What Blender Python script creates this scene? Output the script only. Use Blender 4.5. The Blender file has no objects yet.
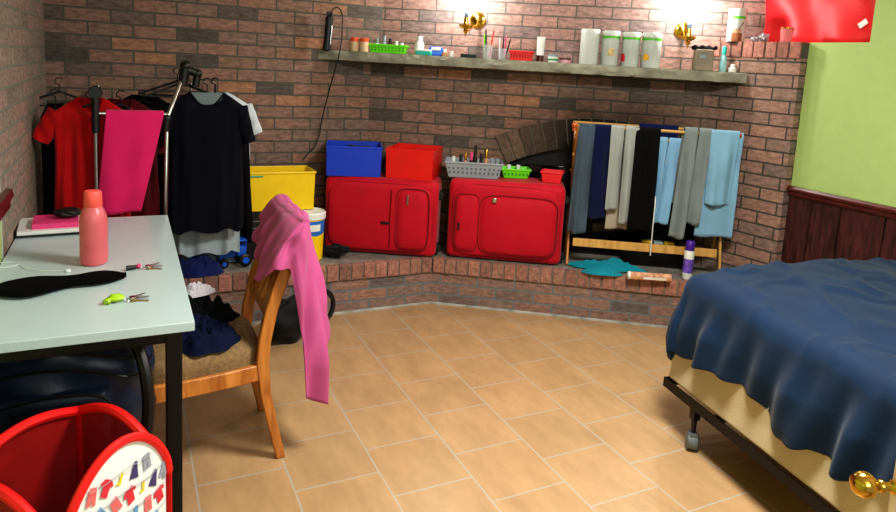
import bpy, bmesh, math, random
from mathutils import Vector, Matrix, noise
random.seed(7)
SC = bpy.context.scene
COL = SC.collection
PI = math.pi
def R(d): return math.radians(d)

# ------------------------------------------------------------------ materials
def nt(name):
    m = bpy.data.materials.new(name); m.use_nodes = True
    t = m.node_tree; t.nodes.clear()
    o = t.nodes.new('ShaderNodeOutputMaterial'); b = t.nodes.new('ShaderNodeBsdfPrincipled')
    t.links.new(b.outputs[0], o.inputs[0])
    return m, t, b
def lin(c):
    return tuple(((x/255)/12.92 if x/255 <= .04045 else ((x/255+.055)/1.055)**2.4) for x in c) + (1,)
def mat(name, rgb, rough=.6, metal=0, var=.12, scale=14, bump=0, bscale=60, trans=0, alpha=1, emit=0, sheen=0, coat=0, spec=.5):
    m, t, b = nt(name)
    c = lin(rgb)
    tc = t.nodes.new('ShaderNodeTexCoord')
    n = t.nodes.new('ShaderNodeTexNoise'); n.inputs['Scale'].default_value = scale; n.inputs['Detail'].default_value = 4
    t.links.new(tc.outputs['Object'], n.inputs['Vector'])
    r = t.nodes.new('ShaderNodeValToRGB'); r.color_ramp.elements[0].position = .3; r.color_ramp.elements[1].position = .7
    r.color_ramp.elements[0].color = tuple(x*(1-var) for x in c[:3]) + (1,)
    r.color_ramp.elements[1].color = tuple(min(1, x*(1+var)) for x in c[:3]) + (1,)
    t.links.new(n.outputs['Fac'], r.inputs[0]); t.links.new(r.outputs[0], b.inputs['Base Color'])
    b.inputs['Roughness'].default_value = rough; b.inputs['Metallic'].default_value = metal
    b.inputs['Specular IOR Level'].default_value = spec
    if trans: b.inputs['Transmission Weight'].default_value = trans
    if alpha < 1: b.inputs['Alpha'].default_value = alpha
    if sheen: b.inputs['Sheen Weight'].default_value = sheen
    if coat: b.inputs['Coat Weight'].default_value = coat
    if emit:
        b.inputs['Emission Color'].default_value = c; b.inputs['Emission Strength'].default_value = emit
    if bump:
        n2 = t.nodes.new('ShaderNodeTexNoise'); n2.inputs['Scale'].default_value = bscale; n2.inputs['Detail'].default_value = 5
        t.links.new(tc.outputs['Object'], n2.inputs['Vector'])
        bp = t.nodes.new('ShaderNodeBump'); bp.inputs['Strength'].default_value = bump; bp.inputs['Distance'].default_value = .01
        t.links.new(n2.outputs['Fac'], bp.inputs['Height']); t.links.new(bp.outputs[0], b.inputs['Normal'])
    return m
def ramp(t, stops, src, interp='LINEAR'):
    r = t.nodes.new('ShaderNodeValToRGB'); e = r.color_ramp.elements; r.color_ramp.interpolation = interp
    e[0].position = stops[0][0]; e[0].color = lin(stops[0][1]); e[1].position = stops[1][0]; e[1].color = lin(stops[1][1])
    for p, c in stops[2:]:
        k = e.new(p); k.color = lin(c)
    t.links.new(src, r.inputs[0]); return r
def mix(t, a, b, fac, typ='MIX'):
    m = t.nodes.new('ShaderNodeMix'); m.data_type = 'RGBA'; m.blend_type = typ
    for s, v in ((m.inputs['Factor'], fac), (m.inputs[6], a), (m.inputs[7], b)):
        if hasattr(v, 'default_value') or hasattr(v, 'links'): t.links.new(v, s)
        else: s.default_value = v
    return m.outputs[2]
def brick_mat(name, stops, mortar, bw, rh, ms, off=.5, rough=.85, bump=.6, swap=False, shift=(0, 0), soot=None, nscale=38, blotch=.6):
    m, t, b = nt(name)
    uv = t.nodes.new('ShaderNodeUVMap'); src = uv.outputs[0]
    mp = t.nodes.new('ShaderNodeMapping'); mp.inputs['Location'].default_value = (shift[0], shift[1], 0)
    t.links.new(src, mp.inputs[0]); v = mp.outputs[0]
    # slightly wobbly joints
    nz = t.nodes.new('ShaderNodeTexNoise'); nz.inputs['Scale'].default_value = 9; t.links.new(v, nz.inputs['Vector'])
    vm = t.nodes.new('ShaderNodeVectorMath'); vm.operation = 'MULTIPLY_ADD'; t.links.new(nz.outputs['Color'], vm.inputs[0])
    vm.inputs[1].default_value = (.006, .004, 0) if bump > .3 else (.001, .001, 0); t.links.new(v, vm.inputs[2]); v2 = vm.outputs[0]
    br = t.nodes.new('ShaderNodeTexBrick'); br.offset = off; br.squash = 1; br.offset_frequency = 2
    br.inputs['Scale'].default_value = 1; br.inputs['Brick Width'].default_value = bw; br.inputs['Row Height'].default_value = rh
    br.inputs['Mortar Size'].default_value = ms; br.inputs['Mortar Smooth'].default_value = .15; br.inputs['Bias'].default_value = 0
    br.inputs['Color1'].default_value = (0, 0, 0, 1); br.inputs['Color2'].default_value = (1, 1, 1, 1); br.inputs['Mortar'].default_value = (.5, .5, .5, 1)
    t.links.new(v2, br.inputs['Vector'])
    rc = ramp(t, stops, br.outputs['Color'])
    n = t.nodes.new('ShaderNodeTexNoise'); n.inputs['Scale'].default_value = nscale; n.inputs['Detail'].default_value = 8; n.inputs['Roughness'].default_value = .7
    an = t.nodes.new('ShaderNodeMapping'); an.inputs['Scale'].default_value = (.55, 1.3, 1); t.links.new(v, an.inputs[0]); t.links.new(an.outputs[0], n.inputs['Vector'])
    rn = ramp(t, [(.36, (86, 84, 84)), (.64, (200, 200, 200))], n.outputs['Fac'])
    c1 = mix(t, rc.outputs[0], rn.outputs[0], blotch, 'OVERLAY')
    c2 = mix(t, c1, lin(mortar), br.outputs['Fac'])
    if soot:
        # soot stain on the real bricks around the fire opening
        sx = t.nodes.new('ShaderNodeVectorMath'); sx.operation = 'DISTANCE'; t.links.new(src, sx.inputs[0]); sx.inputs[1].default_value = (soot[0], soot[1], 0)
        ad = t.nodes.new('ShaderNodeMath'); ad.operation = 'MULTIPLY_ADD'; n3 = t.nodes.new('ShaderNodeTexNoise'); n3.inputs['Scale'].default_value = 3
        t.links.new(src, n3.inputs['Vector']); t.links.new(n3.outputs['Fac'], ad.inputs[0]); ad.inputs[1].default_value = .4; t.links.new(sx.outputs['Value'], ad.inputs[2])
        rs = ramp(t, [(soot[2], (70, 62, 58)), (soot[3], (255, 255, 255))], ad.outputs[0])
        c2 = mix(t, c2, rs.outputs[0], 1.0, 'MULTIPLY')
    t.links.new(c2, b.inputs['Base Color'])
    b.inputs['Roughness'].default_value = rough
    # height: brick face proud of mortar + pitted surface
    inv = t.nodes.new('ShaderNodeMath'); inv.operation = 'SUBTRACT'; inv.inputs[0].default_value = 1; t.links.new(br.outputs['Fac'], inv.inputs[1])
    ml = t.nodes.new('ShaderNodeMath'); ml.operation = 'MULTIPLY_ADD'; t.links.new(n.outputs['Fac'], ml.inputs[0]); ml.inputs[1].default_value = .5; t.links.new(inv.outputs[0], ml.inputs[2])
    bp = t.nodes.new('ShaderNodeBump'); bp.inputs['Strength'].default_value = bump; bp.inputs['Distance'].default_value = .008
    t.links.new(ml.outputs[0], bp.inputs['Height']); t.links.new(bp.outputs[0], b.inputs['Normal'])
    return m
BR = [(0, (96, 88, 82)), (.12, (118, 104, 94)), (.28, (152, 124, 110)), (.6, (164, 126, 108)), (.85, (146, 120, 104)), (1, (184, 136, 104))]
BRP = [(0, (134, 120, 116)), (.3, (168, 138, 128)), (.6, (184, 144, 132)), (1, (160, 134, 126))]  # upper wall bricks: sconce light put into the colour, pinker and lighter
BRL = [(0, (134, 126, 112)), (.3, (158, 142, 126)), (.6, (166, 138, 124)), (1, (148, 138, 122))]
BRR = [(0, (130, 112, 104)), (.3, (160, 130, 116)), (.6, (172, 134, 116)), (1, (150, 124, 110))]
m_brickA = brick_mat('brick_back', BR, (88, 88, 80), .226, .0735, .0055, shift=(.02, .012))
m_brickB = brick_mat('brick_corner', BR, (86, 84, 76), .226, .0735, .0055, soot=(1.55, .75, .55, .98), shift=(0, .012))
m_brickU = brick_mat('brick_upper_lit', BRP, (96, 92, 86), .226, .0735, .005, shift=(0, .012))
m_brickL = brick_mat('brick_left', BRL, (122, 124, 112), .226, .0735, .006, shift=(0, .012))
m_brickC = brick_mat('brick_return', BRR, (70, 66, 60), .226, .0735, .0055, shift=(.04, .012))
m_brickH = brick_mat('brick_hearth', [(0, (112, 104, 100)), (.4, (158, 122, 108)), (.7, (148, 124, 112)), (1, (172, 128, 106))], (112, 118, 120), .231, .069, .006, shift=(0, 0))
m_brickR = brick_mat('brick_rowlock', [(0, (120, 78, 64)), (.4, (160, 98, 78)), (1, (172, 104, 84))], (90, 84, 78), .074, .2, .005, off=0)
m_floor = brick_mat('terracotta_tile', [(0, (176, 144, 106)), (.5, (184, 150, 110)), (1, (180, 146, 106))], (170, 162, 148), .3, .305, .0036, rough=.34, bump=.12, shift=(.147, .105), nscale=7, blotch=.22)

def island_mat(name, stops, soot=None):
    m, t, b = nt(name); g = t.nodes.new('ShaderNodeNewGeometry'); rc = ramp(t, stops, g.outputs['Random Per Island'])
    tc = t.nodes.new('ShaderNodeTexCoord'); n = t.nodes.new('ShaderNodeTexNoise'); n.inputs['Scale'].default_value = 40; n.inputs['Detail'].default_value = 8; n.inputs['Roughness'].default_value = .7
    t.links.new(tc.outputs['Object'], n.inputs['Vector']); rn = ramp(t, [(.34, (70, 66, 66)), (.66, (205, 205, 205))], n.outputs['Fac'])
    c = mix(t, rc.outputs[0], rn.outputs[0], .6, 'OVERLAY')
    if soot:
        sx = t.nodes.new('ShaderNodeVectorMath'); sx.operation = 'DISTANCE'; t.links.new(tc.outputs['Object'], sx.inputs[0]); sx.inputs[1].default_value = soot[0]
        rs = ramp(t, [(soot[1], (34, 30, 30)), (soot[2], (255, 255, 255))], sx.outputs['Value']); c = mix(t, c, rs.outputs[0], 1.0, 'MULTIPLY')
    t.links.new(c, b.inputs['Base Color']); b.inputs['Roughness'].default_value = .85
    bp = t.nodes.new('ShaderNodeBump'); bp.inputs['Strength'].default_value = .6; bp.inputs['Distance'].default_value = .006
    t.links.new(n.outputs['Fac'], bp.inputs['Height']); t.links.new(bp.outputs[0], b.inputs['Normal']); return m
m_plaster = mat('ceiling_paint', (225, 222, 214), .9)
m_green = mat('lime_wall_paint', (168, 192, 118), .7, var=.03, bump=.08, bscale=120)
m_black = mat('black_plastic', (14, 14, 16), .45)
m_blackm = mat('black_metal', (12, 12, 14), .4, .3)
m_chrome = mat('chrome', (190, 190, 186), .22, 1, var=.03)
m_brass = mat('polished_brass', (214, 170, 70), .12, 1, var=.04)
m_brassold = mat('aged_brass', (190, 160, 90), .3, 1, var=.2)
m_rail = mat('cherry_rail', (82, 32, 26), .3, var=.25, coat=.3)
m_soot = mat('sooty_metal', (12, 13, 16), .5, .2)
m_dark = mat('dark_recess', (16, 14, 13), .9)

def wood_mat(name, dark, light, scale=3, rough=.45, stretch=(1, 1, 8), dist=6, bump=.1):
    m, t, b = nt(name)
    tc = t.nodes.new('ShaderNodeTexCoord'); mp = t.nodes.new('ShaderNodeMapping')
    mp.inputs['Scale'].default_value = (scale*stretch[2]/stretch[0], scale*stretch[2]/stretch[1], scale)
    t.links.new(tc.outputs['Object'], mp.inputs[0])
    n = t.nodes.new('ShaderNodeTexNoise'); n.inputs['Scale'].default_value = 1.6; n.inputs['Detail'].default_value = 7; n.inputs['Distortion'].default_value = dist
    t.links.new(mp.outputs[0], n.inputs['Vector'])
    r = ramp(t, [(.3, dark), (.7, light)], n.outputs['Fac']); t.links.new(r.outputs[0], b.inputs['Base Color'])
    b.inputs['Roughness'].default_value = rough
    bp = t.nodes.new('ShaderNodeBump'); bp.inputs['Strength'].default_value = bump; bp.inputs['Distance'].default_value = .004
    t.links.new(n.outputs['Fac'], bp.inputs['Height']); t.links.new(bp.outputs[0], b.inputs['Normal'])
    return m
m_panel = wood_mat('dark_panelling', (36, 17, 16), (84, 42, 38), 2.2, .42, (1, 1, 6), 2.5, .3)
m_oak = wood_mat('honey_oak', (160, 92, 34), (206, 136, 62), 3, .38, (1, 1, 7), .8)
m_pine = wood_mat('pale_pine', (190, 142, 72), (222, 178, 104), 3, .5, (1, 1, 6), .5)
m_stone = mat('rough_stone', (150, 150, 134), .9, var=.3, scale=9, bump=.9, bscale=28)
m_laminate = mat('white_laminate', (184, 202, 206), .28, var=.02)
m_seat = mat('tan_upholstery', (132, 106, 70), .95, var=.25, scale=60, bump=.4, bscale=200)

def cloth(name, rgb, var=.1, rough=.9, sheen=.1, bump=.25):
    return mat(name, rgb, rough, var=var, scale=8, bump=bump, bscale=260, sheen=sheen, spec=.2)
m_case = cloth('red_suitcase_fabric', (188, 16, 40), .08, .6)
m_caseseam = cloth('dark_red_piping', (120, 8, 22), .05, .5)
m_navyb = cloth('navy_bed_sheet', (8, 38, 66), .1, .7)
m_mattress = cloth('cream_quilted_ticking', (198, 184, 150), .08)

# ------------------------------------------------------------------ mesh building
class MB:
    def __init__(s): s.bm = bmesh.new(); s.uv = None
    def _add(s, vs, fs, mtx=None):
        bv = [s.bm.verts.new(mtx @ Vector(v) if mtx else Vector(v)) for v in vs]
        out = []
        for f in fs:
            try: out.append(s.bm.faces.new([bv[i] for i in f]))
            except ValueError: pass
        return out
    def box(s, c, d, rot=None, taper=None):
        hx, hy, hz = d[0]/2, d[1]/2, d[2]/2
        tp = taper or 1
        vs = [(-hx, -hy, -hz), (hx, -hy, -hz), (hx, hy, -hz), (-hx, hy, -hz), (-hx*tp, -hy*tp, hz), (hx*tp, -hy*tp, hz), (hx*tp, hy*tp, hz), (-hx*tp, hy*tp, hz)]
        m = Matrix.Translation(c)
        if rot: m = m @ Matrix.Rotation(rot[2], 4, 'Z') @ Matrix.Rotation(rot[1], 4, 'Y') @ Matrix.Rotation(rot[0], 4, 'X')
        s._add(vs, [(0, 3, 2, 1), (4, 5, 6, 7), (0, 1, 5, 4), (1, 2, 6, 5), (2, 3, 7, 6), (3, 0, 4, 7)], m); return s
    def cyl(s, a, b, r0, r1=None, n=16, cap=True):
        r1 = r0 if r1 is None else r1; a = Vector(a); b = Vector(b); d = (b-a)
        q = d.to_track_quat('Z', 'Y').to_matrix().to_4x4()
        vs = []; L = d.length
        for z, r in ((0, r0), (L, r1)):
            for k in range(n): vs.append((r*math.cos(2*PI*k/n), r*math.sin(2*PI*k/n), z))
        fs = [(k, (k+1) % n, n+(k+1) % n, n+k) for k in range(n)]
        if cap: fs += [tuple(range(n-1, -1, -1)), tuple(range(n, 2*n))]
        s._add(vs, fs, Matrix.Translation(a) @ q); return s
    def lathe(s, prof, c=(0, 0, 0), n=24, mtx=None, sx=1, sy=1):
        vs = []; fs = []
        for r, z in prof:
            for k in range(n): vs.append((c[0]+sx*r*math.cos(2*PI*k/n), c[1]+sy*r*math.sin(2*PI*k/n), c[2]+z))
        P = len(prof)
        for i in range(P-1):
            for k in range(n): fs.append((i*n+k, i*n+(k+1) % n, (i+1)*n+(k+1) % n, (i+1)*n+k))
        if prof[0][0] > 1e-5: fs.append(tuple(range(n-1, -1, -1)))
        if prof[-1][0] > 1e-5: fs.append(tuple(range((P-1)*n, P*n)))
        s._add(vs, fs, mtx)
        bmesh.ops.remove_doubles(s.bm, verts=s.bm.verts[:], dist=1e-6)
        return s
    def ball(s, c, r, n=14, sc=(1, 1, 1), wob=0, seed=0):
        m = Matrix.Translation(c)
        vs = []; fs = []
        h = n//2
        for i in range(h+1):
            th = PI*i/h
            for k in range(n):
                ph = 2*PI*k/n; v = Vector((math.sin(th)*math.cos(ph), math.sin(th)*math.sin(ph), math.cos(th)))
                f = r*(1+wob*noise.noise(v*1.7+Vector((seed, seed*2, 0))))
                vs.append((v.x*f*sc[0], v.y*f*sc[1], v.z*f*sc[2]))
        for i in range(h):
            for k in range(n): fs.append((i*n+k, (i+1)*n+k, (i+1)*n+(k+1) % n, i*n+(k+1) % n))
        s._add(vs, fs, m); bmesh.ops.remove_doubles(s.bm, verts=s.bm.verts[:], dist=1e-5); return s
    def tube(s, pts, r, n=8, closed=False):
        P = [Vector(p) for p in pts]; N = len(P); vs = []; fs = []; up = Vector((0, 0, 1)); prev = None
        for i, p in enumerate(P):
            if closed: d = P[(i+1) % N]-P[i-1]
            else: d = P[min(i+1, N-1)]-P[max(i-1, 0)]
            if d.length < 1e-9: d = Vector((0, 0, 1))
            d.normalize()
            if prev is None: x = d.orthogonal().normalized()
            else: x = (prev - d*prev.dot(d)); x = x.normalized() if x.length > 1e-6 else d.orthogonal().normalized()
            prev = x; y = d.cross(x); rr = r[i] if isinstance(r, (list, tuple)) else r
            for k in range(n): vs.append(p + x*rr*math.cos(2*PI*k/n) + y*rr*math.sin(2*PI*k/n))
        M = N if closed else N-1
        for i in range(M):
            for k in range(n): fs.append((i*n+k, i*n+(k+1) % n, ((i+1) % N)*n+(k+1) % n, ((i+1) % N)*n+k))
        if not closed: fs += [tuple(range(n-1, -1, -1)), tuple(range((N-1)*n, N*n))]
        s._add(vs, fs); return s
    def grid(s, fn, nu, nv, closeu=False):
        vs = [fn(i/(nu if closeu else nu-1), j/(nv-1)) for j in range(nv) for i in range(nu)]; fs = []
        for j in range(nv-1):
            for i in range(nu if closeu else nu-1):
                i2 = (i+1) % nu; fs.append((j*nu+i, j*nu+i2, (j+1)*nu+i2, (j+1)*nu+i))
        s._add(vs, fs); return s
    def prism(s, poly, y0, y1, mtx=None):   # poly in x,z extruded along y
        n = len(poly); vs = [(x, y0, z) for x, z in poly]+[(x, y1, z) for x, z in poly]
        fs = [tuple(range(n)), tuple(range(2*n-1, n-1, -1))]+[(k, n+k, n+(k+1) % n, (k+1) % n) for k in range(n)]
        s._add(vs, fs, mtx); return s
    def quad(s, pts, uvs=None):
        f = s._add(pts, [tuple(range(len(pts)))])[0]
        if uvs:
            if s.uv is None: s.uv = s.bm.loops.layers.uv.new('UVMap')
            for l, u in zip(f.loops, uvs): l[s.uv].uv = u
        return s
    def build(s, name, m, parent=None, smooth=40, bevel=0, seg=2, sub=0, solid=0, recalc=True):
        if recalc: bmesh.ops.recalc_face_normals(s.bm, faces=s.bm.faces[:])
        me = bpy.data.meshes.new(name); s.bm.to_mesh(me); s.bm.free()
        o = bpy.data.objects.new(name, me); COL.objects.link(o)
        if isinstance(m, (list, tuple)):
            for x in m: me.materials.append(x)
        else: me.materials.append(m)
        if smooth:
            for p in me.polygons: p.use_smooth = True
            me.set_sharp_from_angle(angle=R(smooth))
        if solid:
            d = o.modifiers.new('solid', 'SOLIDIFY'); d.thickness = solid; d.offset = 0
        if bevel:
            b = o.modifiers.new('bevel', 'BEVEL'); b.width = bevel; b.segments = seg; b.limit_method = 'ANGLE'; b.angle_limit = R(35)
        if sub:
            u = o.modifiers.new('sub', 'SUBSURF'); u.levels = sub; u.render_levels = sub
        if parent: o.parent = parent
        return o
def thing(name, label, cat, loc=(0, 0, 0), rz=0, group=None):
    o = bpy.data.objects.new(name, None); o.empty_display_size = .05; COL.objects.link(o)
    o.location = loc; o.rotation_euler = (0, 0, rz); o['label'] = label; o['category'] = cat
    if group: o['group'] = group
    return o
def tag(o, label, cat, group=None, loc=None, rz=None):
    o['label'] = label; o['category'] = cat
    if group: o['group'] = group
    if loc is not None: o.location = loc
    if rz is not None: o.rotation_euler = (0, 0, rz)
    return o
def struct(o): o['kind'] = 'structure'; return o

# ------------------------------------------------------------------ room frame
CAMH = 1.4823
O = Vector((1.454, 4.25)); U = Vector((.8434, -.5373)); N = Vector((-.5373, -.8434)); BA = R(-32.5)
def Bp(s, d, z=0): p = O+U*s+N*d; return (p.x, p.y, z)
CE = Vector((3.375, 2.53)); CC = Vector((3.295, 3.077)); CAP = 1.716; SHT = 1.53; SHB = 1.47; HZ = .297; YA = 4.25; XL = -.385; XD = 3.43

def wallquad(mb, a, b, z0, z1, u0=0):
    L = (Vector(b)-Vector(a)).length
    mb.quad([(a[0], a[1], z0), (b[0], b[1], z0), (b[0], b[1], z1), (a[0], a[1], z1)], [(u0, z0), (u0+L, z0), (u0+L, z1), (u0, z1)]); return u0+L
TOP = 2.35
mb = MB(); f = [(-.6, -1.2, 0), (3.6, -1.2, 0), (3.6, 4.4, 0), (-.6, 4.4, 0)]
mb.quad(f, [(p[1], p[0]) for p in f]); struct(mb.build('floor', m_floor, smooth=0, recalc=False))
mb = MB(); mb.box((1.7, 1.6, TOP+.03), (5.4, 5.8, .06)); struct(mb.build('ceiling', m_plaster, smooth=0))
mb = MB(); wallquad(mb, (XL, YA), (XL, 2.68), 0, TOP); o = mb.build('wall_left', m_brickL, smooth=0); struct(o)
mb = MB(); mb.box((XL-.027, .74, 1.62), (.05, 3.88, 1.46)); mb.box((XL-.027, .74, .44), (.05, 3.88, .88)); struct(mb.build('wall_left_front', m_green, smooth=0))
mb = MB(); mb.prism([(0, .88), (.0, .96), (.025, .955), (.03, .93), (.018, .915), (.018, .89)], -1.2, 2.79, Matrix.Translation((XL-.006, 0, 0))); struct(mb.build('trim_1', m_rail, smooth=30))
mb = MB(); wallquad(mb, (XL, YA), (O.x+.1, YA), 0, TOP, 0); struct(mb.build('wall_back', m_brickA, smooth=0))

# diagonal wall with the arched fire opening
mb = MB(); LB = 2.182; s0, s1 = .95, 2.09; cx_, cz_, Ri, Ro = 1.52, -.27, 1.27, 1.46
def pt(s, z): return Bp(s, 0, z)
def q4(a, b, z0a, z0b, z1a, z1b): mb.quad([pt(a, z0a), pt(b, z0b), pt(b, z1b), pt(a, z1a)], [(a, z0a), (b, z0b), (b, z1b), (a, z1a)])
q4(0, s0, 0, 0, SHB+.03, SHB+.03); q4(s1, LB+.02, 0, 0, SHB+.03, SHB+.03)
def arch(s, r): return cz_+math.sqrt(max(r*r-(s-cx_)**2, 0))
NS = 24
for i in range(NS):
    a = s0+(s1-s0)*i/NS; b = s0+(s1-s0)*(i+1)/NS
    q4(a, b, arch(a, Ri+.1), arch(b, Ri+.1), SHB+.03, SHB+.03)
wc = struct(mb.build('wall_corner', m_brickB, smooth=0))
mb = MB(); nv = 17; t0 = math.asin((s0-.1-cx_)/Ro); t1 = math.asin((s1+.07-cx_)/Ro)
for i in range(nv):
    a = t0+(t1-t0)*(i+.055)/nv; b = t0+(t1-t0)*(i+.945)/nv
    P = [(cx_+r*math.sin(t), cz_+r*math.cos(t)) for r, t in ((Ri, a), (Ri, b), (Ro, b), (Ro, a))]
    dd = .012+.006*random.random()
    vs = [Bp(x, dd, z) for x, z in P]+[Bp(x, -.1, z) for x, z in P]
    mb._add(vs, [(0, 1, 2, 3), (7, 6, 5, 4), (0, 4, 5, 1), (1, 5, 6, 2), (2, 6, 7, 3), (3, 7, 4, 0)])
m_vous = island_mat('sooty_arch_brick', [(0, (92, 76, 64)), (.5, (112, 92, 76)), (1, (128, 104, 84))], (Bp(1.75, 0, 1.08), .4, .78))
mb.build('arch_brickwork', m_vous, wc, smooth=0, bevel=.003)
mb = MB()
for i in range(nv+1):
    pass
P = []
for k in range(25):
    t = t0+(t1-t0)*k/24; P.append((t, Ri+.002, Ro+.002))
for k in range(24):
    (ta, ri, ro), (tb, _, _) = P[k], P[k+1]
    mb._add([Bp(cx_+r*math.sin(t), .005, cz_+r*math.cos(t)) for r, t in ((ri, ta), (ri, tb), (ro, tb), (ro, ta))], [(0, 1, 2, 3)])
mb.build('arch_mortar', mat('arch_mortar', (98, 92, 80), .95, var=.25), wc, smooth=0)
# fire box recess behind the opening
mb = MB()
mb._add([Bp(s0-.01, 0, HZ), Bp(s0-.01, 0, 1.1), Bp(s0+.12, -.42, 1.1), Bp(s0+.12, -.42, HZ)], [(0, 1, 2, 3)])
mb._add([Bp(s1+.01, 0, HZ), Bp(s1+.01, 0, 1.1), Bp(s1-.12, -.42, 1.1), Bp(s1-.12, -.42, HZ)], [(0, 1, 2, 3)])
mb._add([Bp(s0+.12, -.42, HZ), Bp(s1-.12, -.42, HZ), Bp(s1-.12, -.42, 1.1), Bp(s0+.12, -.42, 1.1)], [(0, 1, 2, 3)])
mb._add([Bp(s0-.01, 0, 1.1), Bp(s1+.01, 0, 1.1), Bp(s1-.12, -.42, 1.1), Bp(s0+.12, -.42, 1.1)], [(0, 1, 2, 3)])
mb._add([Bp(s0-.01, 0, HZ), Bp(s1+.01, 0, HZ), Bp(s1-.12, -.42, HZ), Bp(s0+.12, -.42, HZ)], [(0, 1, 2, 3)])
mb.build('firebox', m_dark, wc, smooth=0)
# dark arched metal fireplace front
fp = thing('fireplace_front', 'black arched metal fireplace front set into the brick arch behind the drying rack', 'fireplace', Bp(0, -.05), BA)
mb = MB(); poly = [(s0+.005, HZ), (s1-.005, HZ)]+[(s0+.005+(s1-s0-.01)*(1-k/16), arch(s0+(s1-s0)*(1-k/16), Ri)-.004) for k in range(17)]
mb.prism(poly, 0, .012); mb.build('frame', m_soot, fp, smooth=0)
m_fglass = mat('smoky_glass', (10, 14, 22), .12, var=.05)
for k in range(2):
    mb = MB(); a = 1.06+k*.47; mb.box((a+.22, -.008, .6), (.44, .012, .52)); d = mb.build('door', m_fglass, fp, bevel=.004)
    mb = MB(); mb.cyl((a+(.41 if k == 0 else .03), -.015, .62), (a+(.41 if k == 0 else .03), -.045, .62), .008); mb.ball((a+(.41 if k == 0 else .03), -.05, .62), .013); mb.build('knob', m_brassold, d)

# upper wall above the mantel, brick return and its cap
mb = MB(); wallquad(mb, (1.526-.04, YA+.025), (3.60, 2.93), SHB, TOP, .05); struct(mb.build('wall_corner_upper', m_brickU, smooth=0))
mb = MB(); wallquad(mb, CC-(CE-CC).normalized()*.08, CE, 0, CAP-.09, -.08); wallquad(mb, CE, (XD+.02, CE.y), 0, CAP-.09, .13); struct(mb.build('wall_return', m_brickC, smooth=0))
# rowlock cap on the return
mb = MB(); dirc = (CC-CE).normalized(); nrm = Vector((-dirc.y, dirc.x)); nrm = nrm if nrm.x < 0 else -nrm
L = (CC-CE).length+.03; nb = 8
for i in range(nb):
    a = CE+dirc*(L*(i+.06)/nb); b = CE+dirc*(L*(i+.94)/nb); e = .004*random.random()
    vs = [(*(a+nrm*(.004+e)), CAP-.092), (*(b+nrm*(.004+e)), CAP-.092), (*(b-nrm*.1), CAP-.092), (*(a-nrm*.1), CAP-.092)]
    vs += [(v[0], v[1], CAP) for v in vs]
    mb._add(vs, [(0, 3, 2, 1), (4, 5, 6, 7), (0, 1, 5, 4), (1, 2, 6, 5), (2, 3, 7, 6), (3, 0, 4, 7)])
struct(mb.build('trim_2', island_mat('cap_brick', [(0, (140, 98, 86)), (.5, (166, 112, 98)), (1, (176, 122, 106))]), smooth=0, bevel=.003))
mb = MB(); a = CE+dirc*.0; b = CE+dirc*(L-.005)
mb._add([(*(a-nrm*0), CAP-.091), (*b, CAP-.091), (*b, CAP-.003), (*a, CAP-.003)], [(0, 1, 2, 3)]); mb._add([(CE.x, CE.y+.002, CAP-.091), (XD+.02, CE.y+.002, CAP-.091), (XD+.02, CE.y+.002, CAP-.003), (CE.x, CE.y+.002, CAP-.003)], [(0, 1, 2, 3)])
struct(mb.build('trim_3', mat('cap_mortar', (92, 86, 78), .95), smooth=0))
# niche over the return and the green wall
NY = 2.19
mb = MB()
mb._add([(3.29, 3.10, CAP-.004), (CE.x+.02, CE.y+.002, CAP-.004), (XD, CE.y, CAP-.004), (XD, NY, CAP-.004), (4.1, NY, CAP-.004), (4.1, 3.4, CAP-.004), (3.42, 3.2, CAP-.004)], [tuple(range(7))])
struct(mb.build('trim_4', mat('ledge_paint', (206, 206, 196), .8), smooth=0))
mb = MB(); mb.box((4.13, 2.7, 2.03), (.05, 1.6, .7)); mb.box((3.79, NY-.025, 2.03), (.66, .05, .7)); mb.box((3.86, 2.95, 2.03), (.5, .04, .7), (0, 0, R(12)))
struct(mb.build('wall_niche', m_green, smooth=0))
# green wall
mb = MB(); mb.box((XD+.03, (CE.y-1.2)/2, (.86+CAP)/2), (.06, CE.y+1.2, CAP-.86)); mb.box((XD+.03, (NY-1.2)/2, (CAP+TOP)/2), (.06, NY+1.2, TOP-CAP))
struct(mb.build('wall_right', m_green, smooth=0))
mb = MB(); ys = [2.535, 2.384, 2.213, 1.975, 1.80, 1.62, 1.40, 1.25, 1.0, .8, .6, .35, .1, -.2, -.5, -.8, -1.2]
for a, b in zip(ys, ys[1:]): mb.box((XD+.005, (a+b)/2, .43), (.026, a-b-.012, .86))
mb.box((XD+.012, (CE.y-1.2)/2, .43), (.02, CE.y+1.2, .86))
struct(mb.build('wall_right_wainscot', m_panel, smooth=0, bevel=.003))
mb = MB(); mb.prism([(0, .842), (0, .905), (-.022, .905), (-.034, .893), (-.034, .88), (-.022, .872), (-.022, .858), (-.012, .845)], -1.2, 2.528, Matrix.Translation((XD-.005, 0, 0)))
struct(mb.build('trim_5', m_rail, smooth=30))

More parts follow.
